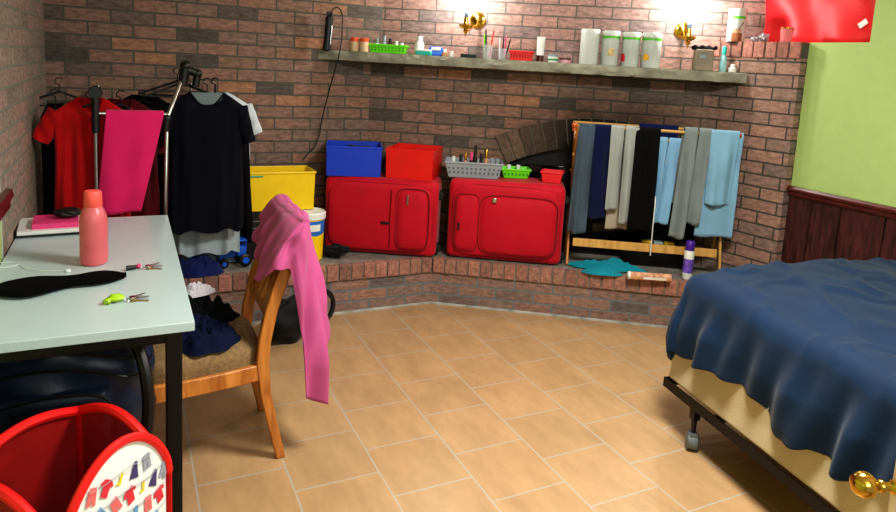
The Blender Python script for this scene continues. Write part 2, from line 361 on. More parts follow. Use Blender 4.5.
# brick hearth
HA = [(XL, 3.631), (1.689, 3.631), (2.883, 2.816), (3.03, 2.716)]
def inset(d):   # lower courses sit back under the overhanging rowlock
    return [(XL, 3.631+0), (1.689, 3.631), (3.07, 2.69)]
mb = MB(); u0 = 0
u1 = wallquad(mb, HA[0], HA[1], 0, .207, .06); wallquad(mb, HA[1], (3.09, 2.676), 0, .207, u1)
wallquad(mb, (3.09, 2.676), (3.34, 2.78), 0, .207, 2)
he = struct(mb.build('brick_hearth', m_brickH, smooth=0))
mb = MB(); of = Vector((0, -.016)); hn = Vector((-.564, -.826))*.016
a0 = Vector((XL, 3.631))+of; a1 = Vector((1.689, 3.631))+Vector((-.005, -.017)); a2 = Vector((3.09, 2.676))+hn
def rowlock(mb, a, b, depth, n_in):
    d = (b-a); L = d.length; k = round(L/.0735); d.normalize()
    for i in range(k):
        p = a+d*(L*(i+.05)/k); q = a+d*(L*(i+.95)/k); e = .003*random.random()
        z1 = HZ-.002*random.random()
        vs = [(*(p-n_in*e), .206), (*(q-n_in*e), .206), (*(q+n_in*depth), .206), (*(p+n_in*depth), .206)]
        vs += [(v[0], v[1], z1) for v in vs]
        mb._add(vs, [(0, 3, 2, 1), (4, 5, 6, 7), (0, 1, 5, 4), (1, 2, 6, 5), (2, 3, 7, 6), (3, 0, 4, 7)])
rowlock(mb, a0, a1, .045, Vector((0, 1))); rowlock(mb, a1, a2, .045, Vector((.564, .826)))
m_row = island_mat('rowlock_brick', [(0, (140, 104, 92)), (.4, (178, 124, 106)), (.75, (162, 122, 106)), (1, (190, 132, 112))])
mb.build('rowlock_course', m_row, he, smooth=0, bevel=.004)
mb = MB(); e = Vector((0, .008))
mb._add([(a0.x, a0.y+.008, .2), (a1.x, a1.y+.008, .2), (a1.x, a1.y+.008, HZ-.006), (a0.x, a0.y+.008, HZ-.006)], [(0, 1, 2, 3)])
g = Vector((.5373, .8434))*.008
mb._add([(a1.x+g.x, a1.y+g.y, .2), (a2.x+g.x, a2.y+g.y, .2), (a2.x+g.x, a2.y+g.y, HZ-.006), (a1.x+g.x, a1.y+g.y, HZ-.006)], [(0, 1, 2, 3)])
mb._add([(XL, 3.62, HZ-.006), (1.69, 3.62, HZ-.006), (3.09, 2.67, HZ-.006), (3.4, 2.6, HZ-.006), (3.33, 3.1, HZ-.006), (O.x, YA, HZ-.006), (XL, YA, HZ-.006)], [tuple(range(7))])
mb.build('hearth_slab', mat('hearth_mortar', (128, 122, 114), .95, var=.3, bump=.5), he, smooth=0)
# pale grout line where the hearth meets the floor
mb = MB(); mb.box(((XL+1.689)/2, 3.629, .006), (1.689-XL, .012, .012)); mm = (Vector((1.689, 3.631))+Vector((3.09, 2.676)))/2
mb.box((mm.x, mm.y, .006), (1.69, .014, .012), (0, 0, R(-34.3))); mb.build('grout_line', mat('grout', (170, 172, 168), .9, var=.3), he, smooth=0)
# sloping mantel shelf of rough stone
ms = thing('mantel_shelf', 'long rough grey stone mantel shelf across the corner brick wall', 'shelf', Bp(0, 0, SHB), BA)
mb = MB()
sl, sr, dF = -.30, 2.335, -.19
def rk(x, z, a=.012): return noise.noise(Vector((x*9, z*30, 3)))*a + noise.noise(Vector((x*27, z*60, 9)))*a*.6
nx = 160
def front(u, v):
    x = sl+(sr-sl)*u; z = v*(SHT-SHB); return (x, dF-rk(x, z)-.004*math.sin(PI*v), z+ (noise.noise(Vector((x*14, v, 1)))*.004 if v in (0, 1) else 0))
def pointy(x): # back edge follows the walls
    return -.0 if x < 0 else .045
mb.grid(front, nx, 6)
def top(u, v, zz):
    x = sl+(sr-sl)*u; y0 = dF-rk(x, zz*(SHT-SHB)); 
    if x < 0: yb = max(dF+.001, -x*math.tan(R(32.5))*-1+.0) if False else min(.0, dF+ (x-sl)*.637)
    else: yb = .0 if x > 2.19 else .04
    if x > 2.19: yb = dF+(sr-x)/(sr-2.19)*.19
    return (x, y0+(yb-y0)*v, zz*(SHT-SHB)+(noise.noise(Vector((x*14, zz, 1)))*.004 if v == 0 else 0))
mb.grid(lambda u, v: top(u, v, 1), nx, 3); mb.grid(lambda u, v: top(u, v, 0), nx, 3)
bmesh.ops.remove_doubles(mb.bm, verts=mb.bm.verts[:], dist=1e-4)
mb.build('slab', m_stone, ms, smooth=50)

# ================================================================== furniture
# ---- desk
dk = thing('desk', 'white-topped desk with black legs standing against the left brick wall', 'desk', (0, 0, 0))
mb = MB(); mb.box(((XL+.005+.163)/2, 2.539, .7275), (.163-XL-.005, 1.317, .027)); mb.build('desktop', m_laminate, dk, bevel=.002, smooth=0)
mb = MB(); mb.box((.112, 2.53, .693), (.03, 1.17, .04)); mb.box((-.1, 3.14, .693), (.44, .03, .04)); mb.box((-.1, 1.93, .693), (.44, .03, .04)); mb.build('frame_rail', m_blackm, dk, smooth=0, bevel=.002)
for x, y in ((.112, 1.93), (.112, 3.13), (-.34, 1.93), (-.34, 3.13)):
    mb = MB(); mb.box((x, y, .357), (.042, .042, .714)); mb.build('leg', m_blackm, dk, smooth=0, bevel=.003)
# ---- chair tucked under the desk, seen almost along its back
ch = thing('dining_chair', 'honey oak dining chair with tan seat tucked under the desk, pink cloth over its back', 'chair', (0, 0, 0))
SP = [(.500, 0), (.472, .12), (.443, .25), (.428, .38), (.436, .47), (.458, .58), (.492, .69), (.528, .79), (.552, .85), (.56, .88)]
def stile(y):
    mb = MB(); N_ = len(SP); vs = []
    for i, (x, z) in enumerate(SP):
        w = .022 if 2 < i < 7 else (.017 if i < 2 else .019)
        a = SP[min(i+1, N_-1)]; b = SP[max(i-1, 0)]; dx, dz = a[0]-b[0], a[1]-b[1]; l = math.hypot(dx, dz); nx_, nz_ = dz/l, -dx/l
        if i == 0: nx_, nz_ = 1, 0
        for sx, sy in ((-1, -1), (1, -1), (1, 1), (-1, 1)): vs.append((x+sx*w*nx_, y+sy*.014, z+sx*w*nz_))
    fs = [(i*4+k, i*4+(k+1) % 4, i*4+4+(k+1) % 4, i*4+4+k) for i in range(N_-1) for k in range(4)]+[(3, 2, 1, 0), tuple(range(4*N_-4, 4*N_))]
    mb._add(vs, fs); return mb
for y in (2.325, 2.69): stile(y).build('back_leg', m_oak, ch, bevel=.005, smooth=50)
mb = MB(); mb.box((.55, 2.5075, .852), (.022, .35, .06), (0, R(18), 0)); mb.build('top_rail', m_oak, ch, bevel=.006)
mb = MB(); mb.box((.452, 2.5075, .555), (.02, .35, .035), (0, R(18), 0)); mb.build('lower_rail', m_oak, ch, bevel=.005)
for y in (2.41, 2.475, 2.54, 2.605):
    mb = MB(); mb.tube([(.452, y, .56), (.485, y, .67), (.525, y, .79), (.548, y, .84)], .011, 6); mb.build('back_slat', m_oak, ch)
for y in (2.275, 2.74):
    mb = MB(); mb.box((.045, y, .185), (.036, .036, .37), None, 1.15); mb.build('front_leg', m_oak, ch, bevel=.005)
def bow(y, s):
    mb = MB(); vs = []; K = 14
    for i in range(K+1):
        x = .43-.40*i/K; yy = y - s*(.012*math.sin(PI*i/K)+.055*i/K)
        vs += [(x, yy-.012, .318), (x, yy+.012, .318), (x, yy+.012, .378), (x, yy-.012, .378)]
    fs = [(i*4+k, i*4+(k+1) % 4, i*4+4+(k+1) % 4, i*4+4+k) for i in range(K) for k in range(4)]+[(3, 2, 1, 0), tuple(range(4*K, 4*K+4))]
    mb._add(vs, fs); return mb
bow(2.33, 1).build('seat_rail', m_oak, ch, bevel=.004); bow(2.685, -1).build('seat_rail', m_oak, ch, bevel=.004)
mb = MB(); mb.box((.025, 2.5075, .348), (.026, .46, .06)); mb.build('seat_rail', m_oak, ch, bevel=.004)
mb = MB()
def seatf(u, v):
    a = 2*PI*u; c, s = math.cos(a), math.sin(a); k = 4.5
    r = (abs(c)**k+abs(s)**k)**(-1/k)
    rr = min(1, v*1.25); z = .374 + (.082*(1-(rr**6)*.22) if v < .8 else .064*(1-(v-.8)*5))
    return (.222+.208*r*c*rr, 2.5075+(.188+.055*(.5-.5*r*c*rr))*r*s*rr, z)
mb.grid(seatf, 40, 12, True); mb.build('seat', m_seat, ch, smooth=60)

# ---- bed
BL = Matrix.Translation((2.045, 1.992, 0)) @ Matrix.Rotation(R(-9.8), 4, 'Z')
def bedthing(n, l, c):
    t = thing(n, l, c, (2.045, 1.992, 0), R(-9.8)); return t
bd = bedthing('bed', 'cream double bed base on a black wheeled metal frame along the right wall', 'bed')
W_, L_ = 1.34, 1.88   # local x to the right, local -y towards the camera
mb = MB()
for x in (.0, W_-.02): mb.box((x+.004, -L_/2, .195), (.006, L_, .04)); mb.box((x+.02, -L_/2, .178), (.036, L_, .006))
mb.box((W_/2, -.30, .182), (W_, .04, .012)); mb.box((W_/2, -1.5, .182), (W_, .04, .012)); mb.box((W_/2, -.004, .195), (W_, .006, .04))
mb.build('frame', m_blackm, bd, smooth=0)
m_whel = mat('grey_caster', (96, 104, 108), .4)
for x, y in ((.02, -.20), (W_-.03, -.20), (.02, -1.5), (W_-.03, -1.5)):
    mb = MB(); mb.box((x, y, .155), (.03, .03, .05)); mb.cyl((x, y, .135), (x, y, .075), .012, .009, 10); l = mb.build('leg', m_black, bd, smooth=40)
    mb = MB(); mb.lathe([(.0, -.024), (.026, -.024), (.034, -.018), (.036, 0), (.034, .018), (.026, .024), (0, .024)], n=20, mtx=Matrix.Translation((x, y, .037)) @ Matrix.Rotation(R(60), 4, 'Z') @ Matrix.Rotation(PI/2, 4, 'X'))
    mb.box((x, y, .066), (.03, .05, .012), (0, 0, R(-30))); mb.build('caster', m_whel, l, smooth=40)
mb = MB()
def puff(x, y, z): return .008*math.sin(x*31+math.sin(z*40)*.8)*math.sin(z*24+x*3)
mb.box((W_/2, -L_/2, .325), (W_-.02, L_-.02, .215))
bmesh.ops.subdivide_edges(mb.bm, edges=mb.bm.edges[:], cuts=14, use_grid_fill=True)
for v in mb.bm.verts:
    p = v.co; d = .007*math.sin(p.y*34+p.z*20+math.sin(p.x*20))*math.sin((p.z-.22)*15)
    if p.x < .02: p.x += abs(d)
    if p.y > -.02: p.y -= abs(d)
mb.build('box_spring', m_mattress, bd, bevel=.012, seg=3, smooth=60)
mb = MB(); mb.box((W_/2, -L_/2, .535), (W_-.09, L_-.09, .19)); mb.build('mattress', m_mattress, bd, bevel=.05, seg=4, smooth=60)
# blue cover thrown over it
hangs = [(0, .39), (.13, .365), (.34, .40), (.53, .405), (.60, .38), (.69, .345), (.75, .35), (.83, .37), (.93, .37), (1.06, .42), (1.3, .40), (1.9, .4)]
def hemz(t):
    t = max(0, min(1.9, t))
    for (a, za), (b, zb) in zip(hangs, hangs[1:]):
        if a <= t <= b: return za+(zb-za)*(t-a)/(b-a)
    return .4
def cover(u, v):
    TZ = .70; ins = .085; hang = .34
    p = -hang+(W_+2*hang-.3)*u; q = hang-(L_+hang-.2)*v          # cloth coordinates: p across, q along (negative towards camera)
    cx = min(max(p, ins), W_-ins); cy = max(min(q, -ins), -L_+.02)
    ox, oy = p-cx, q-cy; o = math.hypot(ox, oy)
    dome = .038*math.exp(-(((cx-.62)/.42)**2)-(((cy+.22)/.3)**2)) + .014*noise.noise(Vector((cx*3, cy*3, 0))) - .02*max(0, 1-(cx/.4))
    wr = (.010*noise.noise(Vector((cx*6+cy*5, cy*2.2-cx*2, 4))) + .006*noise.noise(Vector((cx*14, cy*9, 8))))
    rd = 1-abs(noise.noise(Vector((cx*2.2+cy*4.2, cy*1.6-cx*4.0, 11)))); wr += .012*max(0, rd-.86)/.14
    z = TZ+dome+wr
    if o < 1e-6: return (cx, cy, z)
    r = .075; dx, dy = ox/o, oy/o
    if o < r*PI/2: a = o/r; out = r*math.sin(a); dz = r*(1-math.cos(a))
    else: out = r; dz = r + (o-r*PI/2)
    along = -cy + (math.atan2(dx, dy)*.16 if dx*dy != 0 else 0)
    tot = hang+ins; full = .70-hemz(-cy if oy < .01 else -.02)
    if o > r*PI/2: dz = r+(full-r)*((o-r*PI/2)/(tot-r*PI/2)) if tot > r*PI/2 else dz
    k = min(1, max(0, (dz-r*.6)/.15))
    fold = math.sin(along*27+1.3*math.sin(along*9)+dz*3.0)+.5*math.sin(along*53+2+dz*6)
    fo_ = .5+.5*math.sin(along*21+1.6*math.sin(along*7)+dz*2.2); out += k*(.012+.050*fo_**1.7*min(1, dz*3.2)+.012*math.sin(along*47+dz*9))+.02*k*noise.noise(Vector((along*4, dz*5, 0)))
    zf = z-dz
    return (cx+dx*out, cy+dy*out, max(zf, .3))
mb = MB(); mb.grid(cover, 200, 210)
o = mb.build('bed_cover', m_navyb, smooth=0, solid=.003)
for p in o.data.polygons: p.use_smooth = True
tag(o, 'crumpled navy blue sheet thrown over the bed with an uneven hem', 'bed sheet', None, (2.045, 1.992, 0), R(-9.8))

# ---- suitcases
def suitcase(nm, label, loc, rz, w, h, kind):
    t = thing(nm, label, 'suitcase', loc, rz, 'red suitcases lying on the hearth'); D = .3
    mb = MB(); mb.box((w/2, D/2, h/2), (w, D, h)); b = mb.build('body', m_case, t, bevel=.04, seg=5, smooth=60)
    # gently bulging front with a raised pocket panel
    def panel(x0, x1, z0, z1, dp, rad, nm2):
        mb = MB(); cx2, cz2 = (x0+x1)/2, (z0+z1)/2; hx, hz = (x1-x0)/2, (z1-z0)/2
        def f(u, v):
            a = 2*PI*u; c, s = math.cos(a), math.sin(a); k = rad; r = (abs(c)**k+abs(s)**k)**(-1/k); rr = min(1, v*1.15)
            d = dp*(1-.5*rr**4) if v < .87 else dp*.5*(1-(v-.87)/.13)
            return (cx2+hx*r*c*rr, -d, cz2+hz*r*s*rr)
        mb.grid(f, 64, 14, True); return mb.build(nm2, m_case, t, smooth=60)
    def zipline(x0, x1, z0, z1, rad, y, nm2, m=m_caseseam, r=.0035, only=None):
        pts = []; cx2, cz2 = (x0+x1)/2, (z0+z1)/2; hx, hz = (x1-x0)/2, (z1-z0)/2
        for i in range(72):
            a = 2*PI*i/72; c, s = math.cos(a), math.sin(a); rr = (abs(c)**rad+abs(s)**rad)**(-1/rad); pts.append((cx2+hx*rr*c, y, cz2+hz*rr*s))
        mb = MB(); mb.tube(pts, r, 6, True); return mb.build(nm2, m, t)
    panel(.03, w-.03, .03, h-.03, .022, 7, 'front_panel')
    zipline(.025, w-.025, .025, h-.025, 7, .006, 'piping')
    zipline(.018, w-.018, .018, h-.018, 7, .09, 'zip') if False else None
    if kind == 0:
        panel(.45, w-.055, .05, h-.05, .04, 5, 'pocket'); zipline(.445, w-.05, .045, h-.045, 5, -.02, 'pocket_zip')
        mb = MB(); mb.tube([(.418, -.024, .06), (.414, -.027, h/2), (.418, -.024, h-.06)], .004, 6); mb.build('seam', m_caseseam, t)
        hx_, hz_ = .385, .21
        mb = MB(); mb.box((hx_, -.03, hz_), (.05, .01, .014)); mb.build('badge', m_black, t, bevel=.003)
        mb = MB(); mb.box((.52, -.045, h-.11), (.012, .008, .06)); mb.build('zip_puller', m_chrome, t, bevel=.002)
    else:
        panel(.20, w-.045, .05, h-.085, .042, 6, 'pocket'); zipline(.195, w-.04, .045, h-.08, 6, -.02, 'pocket_zip')
        panel(.05, .19, .06, h-.09, .034, 6, 'side_pocket'); zipline(.045, .193, .055, h-.085, 6, -.018, 'pocket_zip')
        mb = MB(); mb.box((.045+.03, -.036, .21), (.012, .008, .05)); mb.build('badge', m_black, t, bevel=.003)
        mb = MB(); mb.box((.285, -.048, h-.105), (.026, .012, .028)); mb.build('zip_lock', m_chrome, t, bevel=.003)
    mb = MB(); mb.tube([(.09, .12, h-.004), (.1, .12, h+.012), (.18, .12, h+.012), (.19, .12, h-.004)], .008, 8); mb.build('carry_handle', m_black, t)
    for z in (.05, h-.09):
        mb = MB(); mb.cyl((w+.004, .05, z), (w+.004, .09, z), .026, None, 18); mb.box((w-.004, .07, z+.005), (.03, .05, .05)); mb.build('wheel', m_black, t, smooth=40, bevel=.003)
    return t
suitcase('suitcase', 'red fabric suitcase on the hearth carrying the blue and the red bin', (1.082, 3.942, HZ), R(-29.5), .70, .472, 0)
suitcase('suitcase', 'red fabric suitcase on the hearth beside the drying rack, baskets on top', (1.768, 3.612, HZ), R(-32.2), .71, .495, 1)

# ---- open bins and baskets
def bin_(nm, label, cat, m, loc, rz, w, d, h, taper=.92, th=.004, lip=.006, group=None, slots=None, partname='tub'):
    t = thing(nm, label, cat, loc, rz, group)
    mb = MB(); wb, db = w*taper, d*taper
    def ring(sx, sy, z): return [(-sx/2, -sy/2, z), (sx/2, -sy/2, z), (sx/2, sy/2, z), (-sx/2, sy/2, z)]
    R_ = [ring(wb, db, 0), ring(w, d, h-.012), ring(w+2*lip, d+2*lip, h-.012), ring(w+2*lip, d+2*lip, h), ring(w-2*th, d-2*th, h), ring(wb-2*th, db-2*th, th)]
    vs = [v for r in R_ for v in r]; fs = [(3, 2, 1, 0), (20, 21, 22, 23)]
    for i in range(5):
        for k in range(4): fs.append((i*4+k, i*4+(k+1) % 4, i*4+4+(k+1) % 4, i*4+4+k))
    mb._add([(x+w/2, y+d/2, z) for x, y, z in vs], fs)
    o = mb.build(partname, m, t, smooth=0, bevel=.003)
    if slots:
        mb = MB(); ms_ = mat(nm+'_slot', slots[2], .6)
        nxs, nz = slots[0], slots[1]
        for i in range(nxs):
            for j in range(nz):
                fx = (i+.5)/nxs; fz = .2+.55*(j+.5)/nz
                yy = (1-taper)*d/2*(1-fz)
                mb.box((w*(1-taper)/2*(1-fz)+fx*(w-w*(1-taper)*(1-fz)), yy-.0008, h*fz), (w/nxs*.45, .002, h*.5/nz*.7))
        mb.build('slots', ms_, t, smooth=0)
    return t
m_blue = mat('blue_plastic', (14, 62, 196), .38, var=.04)
m_red = mat('red_plastic', (226, 34, 30), .38, var=.05)
m_lime = mat('lime_plastic', (110, 226, 30), .4, var=.04)
m_greyp = mat('grey_plastic', (146, 158, 166), .45, var=.04)
m_coral = mat('coral_plastic', (226, 46, 52), .4, var=.05)
S1Z = HZ+.472; S2Z = HZ+.495
bin_('storage_bin', 'open blue plastic bin on the left red suitcase, dark cloth inside', 'bin', m_blue, (1.084, 3.93, S1Z+.001), R(-17), .335, .285, .185, .98, lip=.003)
bin_('storage_bin', 'open bright red plastic bin on the left red suitcase, beside the blue one', 'bin', m_red, (1.425, 3.815, S1Z+.001), R(-36), .295, .30, .185, .975, lip=.002)
mb = MB(); mb.ball((0, 0, 0), .07, 20, (1.8, 1.1, .55), .5, 3)
tag(mb.build('folded_cloth', cloth('dark_cloth', (20, 18, 22)), smooth=0), 'dark cloth bundled inside the blue bin', 'cloth', None, (1.30, 4.0, S1Z+.135), R(-17))
bin_('storage_basket', 'grey slotted plastic basket of cosmetics on the right red suitcase', 'basket', m_greyp, (1.758, 3.664, S2Z+.001), R(-26), .355, .19, .10, .86, slots=(12, 2, (96, 106, 116)))
bin_('storage_basket', 'small lime green basket on the right red suitcase, between grey and red ones', 'basket', m_lime, (2.115, 3.575, S2Z+.001), R(-22), .18, .12, .062, .84, slots=(7, 1, (30, 140, 20)))
bin_('storage_basket', 'small coral red tray at the right end of the right red suitcase', 'basket', m_coral, (2.29, 3.40, S2Z+.001), R(-40), .13, .11, .072, .84)
# cosmetics in the grey basket
def bottle(nm, label, cat, loc, r, h, body, cap, group=None, capf=.3, sq=False):
    t = thing(nm, label, cat, loc, 0, group)
    mb = MB(); hb = h*(1-capf); mb.lathe([(0, 0), (r*.9, 0), (r, .004), (r, hb*.82), (r*.55, hb*.95), (r*.5, hb)], n=16); mb.build('body', body, t)
    mb = MB(); mb.lathe([(r*.62, hb*.96), (r*.62, h-.003), (r*.5, h), (0, h)], n=14); mb.build('cap', cap, t)
    return t
m_white = mat('white_plastic', (226, 230, 226), .4, var=.03)
m_gold = mat('gold_cap', (200, 150, 60), .25, .8)
m_pinkp = mat('pink_plastic', (226, 70, 130), .4)
m_peach = mat('peach_liquid', (206, 150, 110), .2)
m_plum = mat('plum_polish', (70, 16, 44), .15, coat=.5)
ca, sa = math.cos(R(-26)), math.sin(R(-26))
cos = [(.03, .05, .014, .10, m_white, m_white, 'white'), (.075, .045, .014, .115, m_black, m_black, 'black'), (.105, .09, .013, .12, m_peach, m_gold, 'peach'), (.14, .06, .013, .13, m_plum, m_pinkp, 'plum'),
       (.165, .10, .012, .17, m_black, m_black, 'tall black'), (.20, .05, .013, .125, m_plum, m_black, 'dark plum'), (.235, .09, .015, .15, m_peach, m_gold, 'gold capped'), (.27, .05, .02, .10, m_white, m_greyp, 'white squat'), (.305, .08, .02, .095, m_greyp, m_greyp, 'grey squat')]
for lx, ly, r, h, b, c, w in cos:
    h += .022; r *= 1.12
    bottle('cosmetic_bottle', f'{w} cosmetic bottle standing in the grey basket on the suitcase', 'bottle', (1.775+ca*lx-sa*ly, 3.652+sa*lx+ca*ly, S2Z+.006), r, h, b, c, 'cosmetics in the grey basket')
for k, (lx, ly) in enumerate(((.05, .06), (.11, .06))):
    bottle('cosmetic_bottle', ['small clear white pot in the lime basket on the suitcase, left one', 'small grey pot in the lime basket on the suitcase, right one'][k], 'bottle', (2.115+.927*lx+.375*ly, 3.575-.375*lx+.927*ly, S2Z+.006), .022, .075, [m_white, m_greyp][k], m_white)

# ---- yellow crate on a black equipment case, yellow tub
bc = thing('equipment_case', 'black case with small white lettering under the yellow crate on the hearth', 'case', (.60, 3.86, HZ))
mb = MB(); mb.box((.22, .14, .145), (.45, .26, .285)); mb.build('case_body', m_black, bc, bevel=.01, smooth=40)
m_lbl = mat('grey_print', (120, 124, 128), .7)
mb = MB()
for z, ws in ((.225, (.035, .02, .045)), (.185, (.06, .03)), (.165, (.05, .04)), (.145, (.03, .05))):
    x = .05
    for w in ws: mb.box((x+w/2, .0095, z), (w, .002, .006)); x += w+.008
mb.build('printed_text', m_lbl, bc, smooth=0)
m_yel = mat('yellow_plastic', (238, 202, 8), .4, var=.05)
yb = bin_('storage_crate', 'open yellow plastic crate on the black case beside the hanging clothes', 'crate', m_yel, (.592, 3.84, HZ+.289), 0, .405, .22, .228, .98, slots=None)
mb = MB(); mb.box((.06, -.0065, .205), (.09, .003, .007)); mb.build('turquoise_mark', mat('turquoise_mark', (40, 170, 150), .6), yb, smooth=0)
bk = thing('plastic_tub', 'yellow tub with white lid and blue label on the hearth, left of the suitcases', 'tub', (.955, 3.80, HZ))
mb = MB(); mb.lathe([(0, 0), (.078, 0), (.084, .006), (.092, .255)], n=32); mb.build('body', m_yel, bk)
mb = MB(); mb.lathe([(.0915, .252), (.098, .254), (.098, .285), (.092, .292), (.088, .284), (0, .286)], n=32); mb.build('lid', m_white, bk)
mb = MB()
def lab(u, v): a = -2.6+2.6*u; z = .155+.09*v; z = z+ (.035*(1-v)*abs(u-.5)); r = .0852+.0275*z; return (r*math.cos(a), r*math.sin(a), z)
mb.grid(lab, 20, 5); mb.build('label', mat('blue_label', (30, 110, 190), .5), bk)
mb = MB(); mb.grid(lambda u, v: (lambda a, z: ((.0862+.0275*z)*math.cos(a), (.0862+.0275*z)*math.sin(a), z))(-1.75+.75*u, .185+.04*v), 10, 4); mb.build('label_text', m_white, bk)
mb = MB(); mb.ball((0, 0, .035), .07, 18, (1.3, .6, .52), .5, 5)
tag(mb.build('rolled_sock', cloth('black_sock', (18, 18, 20)), smooth=0), 'crumpled black cloth on the hearth between tub and suitcase', 'cloth', None, (1.115, 3.80, HZ+.002), R(-25))

# toy tractor
m_toyb = mat('toy_blue', (20, 96, 214), .35)
tt = thing('toy_tractor', 'bright blue toy tractor with big wheels on the hearth', 'toy', (.54, 3.79, HZ), R(8))
mb = MB(); mb.box((-.045, 0, .07), (.09, .045, .035)); mb.box((-.085, 0, .06), (.02, .05, .03)); mb.build('hood', m_toyb, tt, bevel=.006)
mb = MB(); mb.box((.03, 0, .085), (.05, .06, .05)); mb.box((.03, 0, .145), (.055, .066, .008))
for sx in (.007, .053):
    for sy in (-.027, .027): mb.cyl((sx, sy, .1), (sx, sy, .145), .003)
mb.build('cab', m_toyb, tt, bevel=.003)
mb = MB(); mb.cyl((-.05, 0, .085), (-.05, 0, .14), .005); mb.build('exhaust', m_black, tt)
for x, y, r in ((.045, -.045, .036), (.045, .045, .036), (-.07, -.035, .024), (-.07, .035, .024)):
    mb = MB(); mb.lathe([(0, -.012), (r*.8, -.012), (r, -.007), (r, .007), (r*.8, .012), (0, .012)], n=20, mtx=Matrix.Translation((x, y, r)) @ Matrix.Rotation(PI/2, 4, 'X')); w = mb.build('wheel', m_black, tt)
    mb = MB(); mb.cyl((x, y-.0135, r), (x, y+.0135, r), r*.5, None, 14); mb.build('hub', m_toyb, w)

# ---- desk things
TZ = .741
bt = thing('water_bottle', 'translucent coral pink water bottle standing on the white desk', 'bottle', (-.103, 2.51, TZ))
m_bot = mat('coral_translucent', (240, 122, 130), .35, var=.08, scale=20, trans=.35)
mb = MB(); mb.lathe([(0, .002), (.034, .0), (.041, .006), (.0435, .03), (.0425, .09), (.0435, .15), (.041, .168), (.032, .192), (.027, .2), (.027, .205)], n=36); mb.build('body', m_bot, bt)
mb = MB(); mb.lathe([(.027, .2), (.0285, .202), (.0275, .246), (.024, .254), (.0, .255)], n=28); mb.build('cap', mat('coral_cap', (250, 96, 86), .5), bt)
m_pinkbook = mat('pink_cover', (226, 70, 132), .5, var=.15)
ty = thing('document_tray', 'shallow white tray with black edge at the back left of the desk', 'tray', (-.285, 3.04, TZ), R(4))
mb = MB(); mb.box((.02, 0, .012), (.24, .24, .022)); mb.build('tray_body', m_white, ty, bevel=.003)
mb = MB(); mb.box((.02, -.122, .006), (.24, .005, .008)); mb.box((-.1, 0, .014), (.005, .24, .028)); mb.build('rim', m_black, ty, smooth=0)
pb = thing('pink_booklet', 'bright pink booklet lying on the white tray on the desk', 'booklet', (-.255, 3.03, TZ+.024), R(3))
mb = MB(); mb.box((0, 0, .009), (.15, .15, .016)); mb.build('pages', m_white, pb, smooth=0)
mb = MB(); mb.box((0, 0, .018), (.156, .156, .003)); mb.box((0, -.077, .009), (.156, .003, .02)); mb.build('cover', m_pinkbook, pb, smooth=0)
mb = MB(); mb.ball((0, 0, .02), .045, 16, (1.15, .8, .45), .25, 9)
tag(mb.build('zip_pouch', m_black, smooth=0), 'small black pouch on top of the pink booklet', 'pouch', None, (-.215, 3.04, TZ+.046))
# black sleep-mask shaped cloth
mb = MB()
def mask(u, v):
    x = -.36+.355*u; s = .074+.020*math.cos((u-.28)*4*PI/1.25); s *= min(1, (1.0001-u)/.32)**.6*min(1, u*6+.55)
    cy = 2.285+.03*u-.01*math.sin(u*6); a = 2*PI*v
    return (x, cy+s*math.cos(a), .008+.0075*math.sin(a)*(1+.5*noise.noise(Vector((x*20, a, 0)))))
mb.grid(lambda u, v: mask(v, u), 20, 60, True); 
tag(mb.build('eye_mask', mat('black_knit', (5, 5, 6), .95, spec=.1), smooth=0), 'long flat black knitted cloth lying across the desk', 'cloth', None, (0, 0, TZ+.003))
def keyset(loc, rz, label, fob, fobname, sc=1):
    t = thing('key_ring', label, 'keys', loc, rz)
    fob(t)
    mb = MB(); mb.tube([(.012*math.cos(2*PI*k/20), .012*math.sin(2*PI*k/20), .004) for k in range(20)], .0012, 6, True); mb.build('ring', m_chrome, t)
    for k, a in enumerate((-.45, .05, .5)):
        mb = MB(); c, s = math.cos(a), math.sin(a)
        mb.cyl((.02*c, .02*s, .002+.002*k), (.02*c, .02*s, .0045+.002*k), .010, None, 14); mb.box(((.045)*c, .045*s, .003+.002*k), (.034, .006, .002), (0, 0, a)); mb.build('key', [m_brassold, m_chrome, m_chrome][k], t, smooth=30)
    return t
m_limefob = mat('lime_fob', (168, 206, 34), .45, var=.2)
def fobA(t):
    mb = MB(); mb.ball((-.028, .006, .012), .016, 12, (1.4, 1, .7), .5, 2); mb.ball((-.05, -.004, .01), .011, 12, (1.1, 1, .8), .4, 4); mb.ball((-.018, .02, .012), .009, 10); mb.build('charm', m_limefob, t)
def fobB(t):
    mb = MB(); mb.tube([(-.05, 0, .008), (-.02, .004, .008)], [.009, .007], 10); mb.build('fob', m_black, t); mb = MB(); mb.ball((-.012, .012, .009), .008, 10); mb.build('bead', m_pinkp, t)
keyset((-.005, 2.1, TZ), R(8), 'keys with a lime green charm lying near the front of the desk', fobA, '')
keyset((.045, 2.405, TZ), R(5), 'keys with a black fob lying behind the black cloth on the desk', fobB, '')
mb = MB(); mb.box((0, 0, .005), (.014, .012, .01)); tag(mb.build('earphone_case', m_white, smooth=0, bevel=.003), 'tiny white earphone piece by the foot of the pink bottle', 'earphone', None, (-.175, 2.435, TZ))
mb = MB(); mb.tube([(-.375+.05*math.cos(a*.1)+.0, 2.56+.03*math.sin(a*.1), .003) for a in range(0, 75)], .0015, 6); mb.tube([(-.327, 2.56, .003), (-.30, 2.50, .003), (-.25, 2.46, .003), (-.19, 2.44, .003)], .0015, 6)
tag(mb.build('earphone_cable', m_white), 'thin white cable curling on the left of the desk', 'cable', None, (0, 0, TZ))

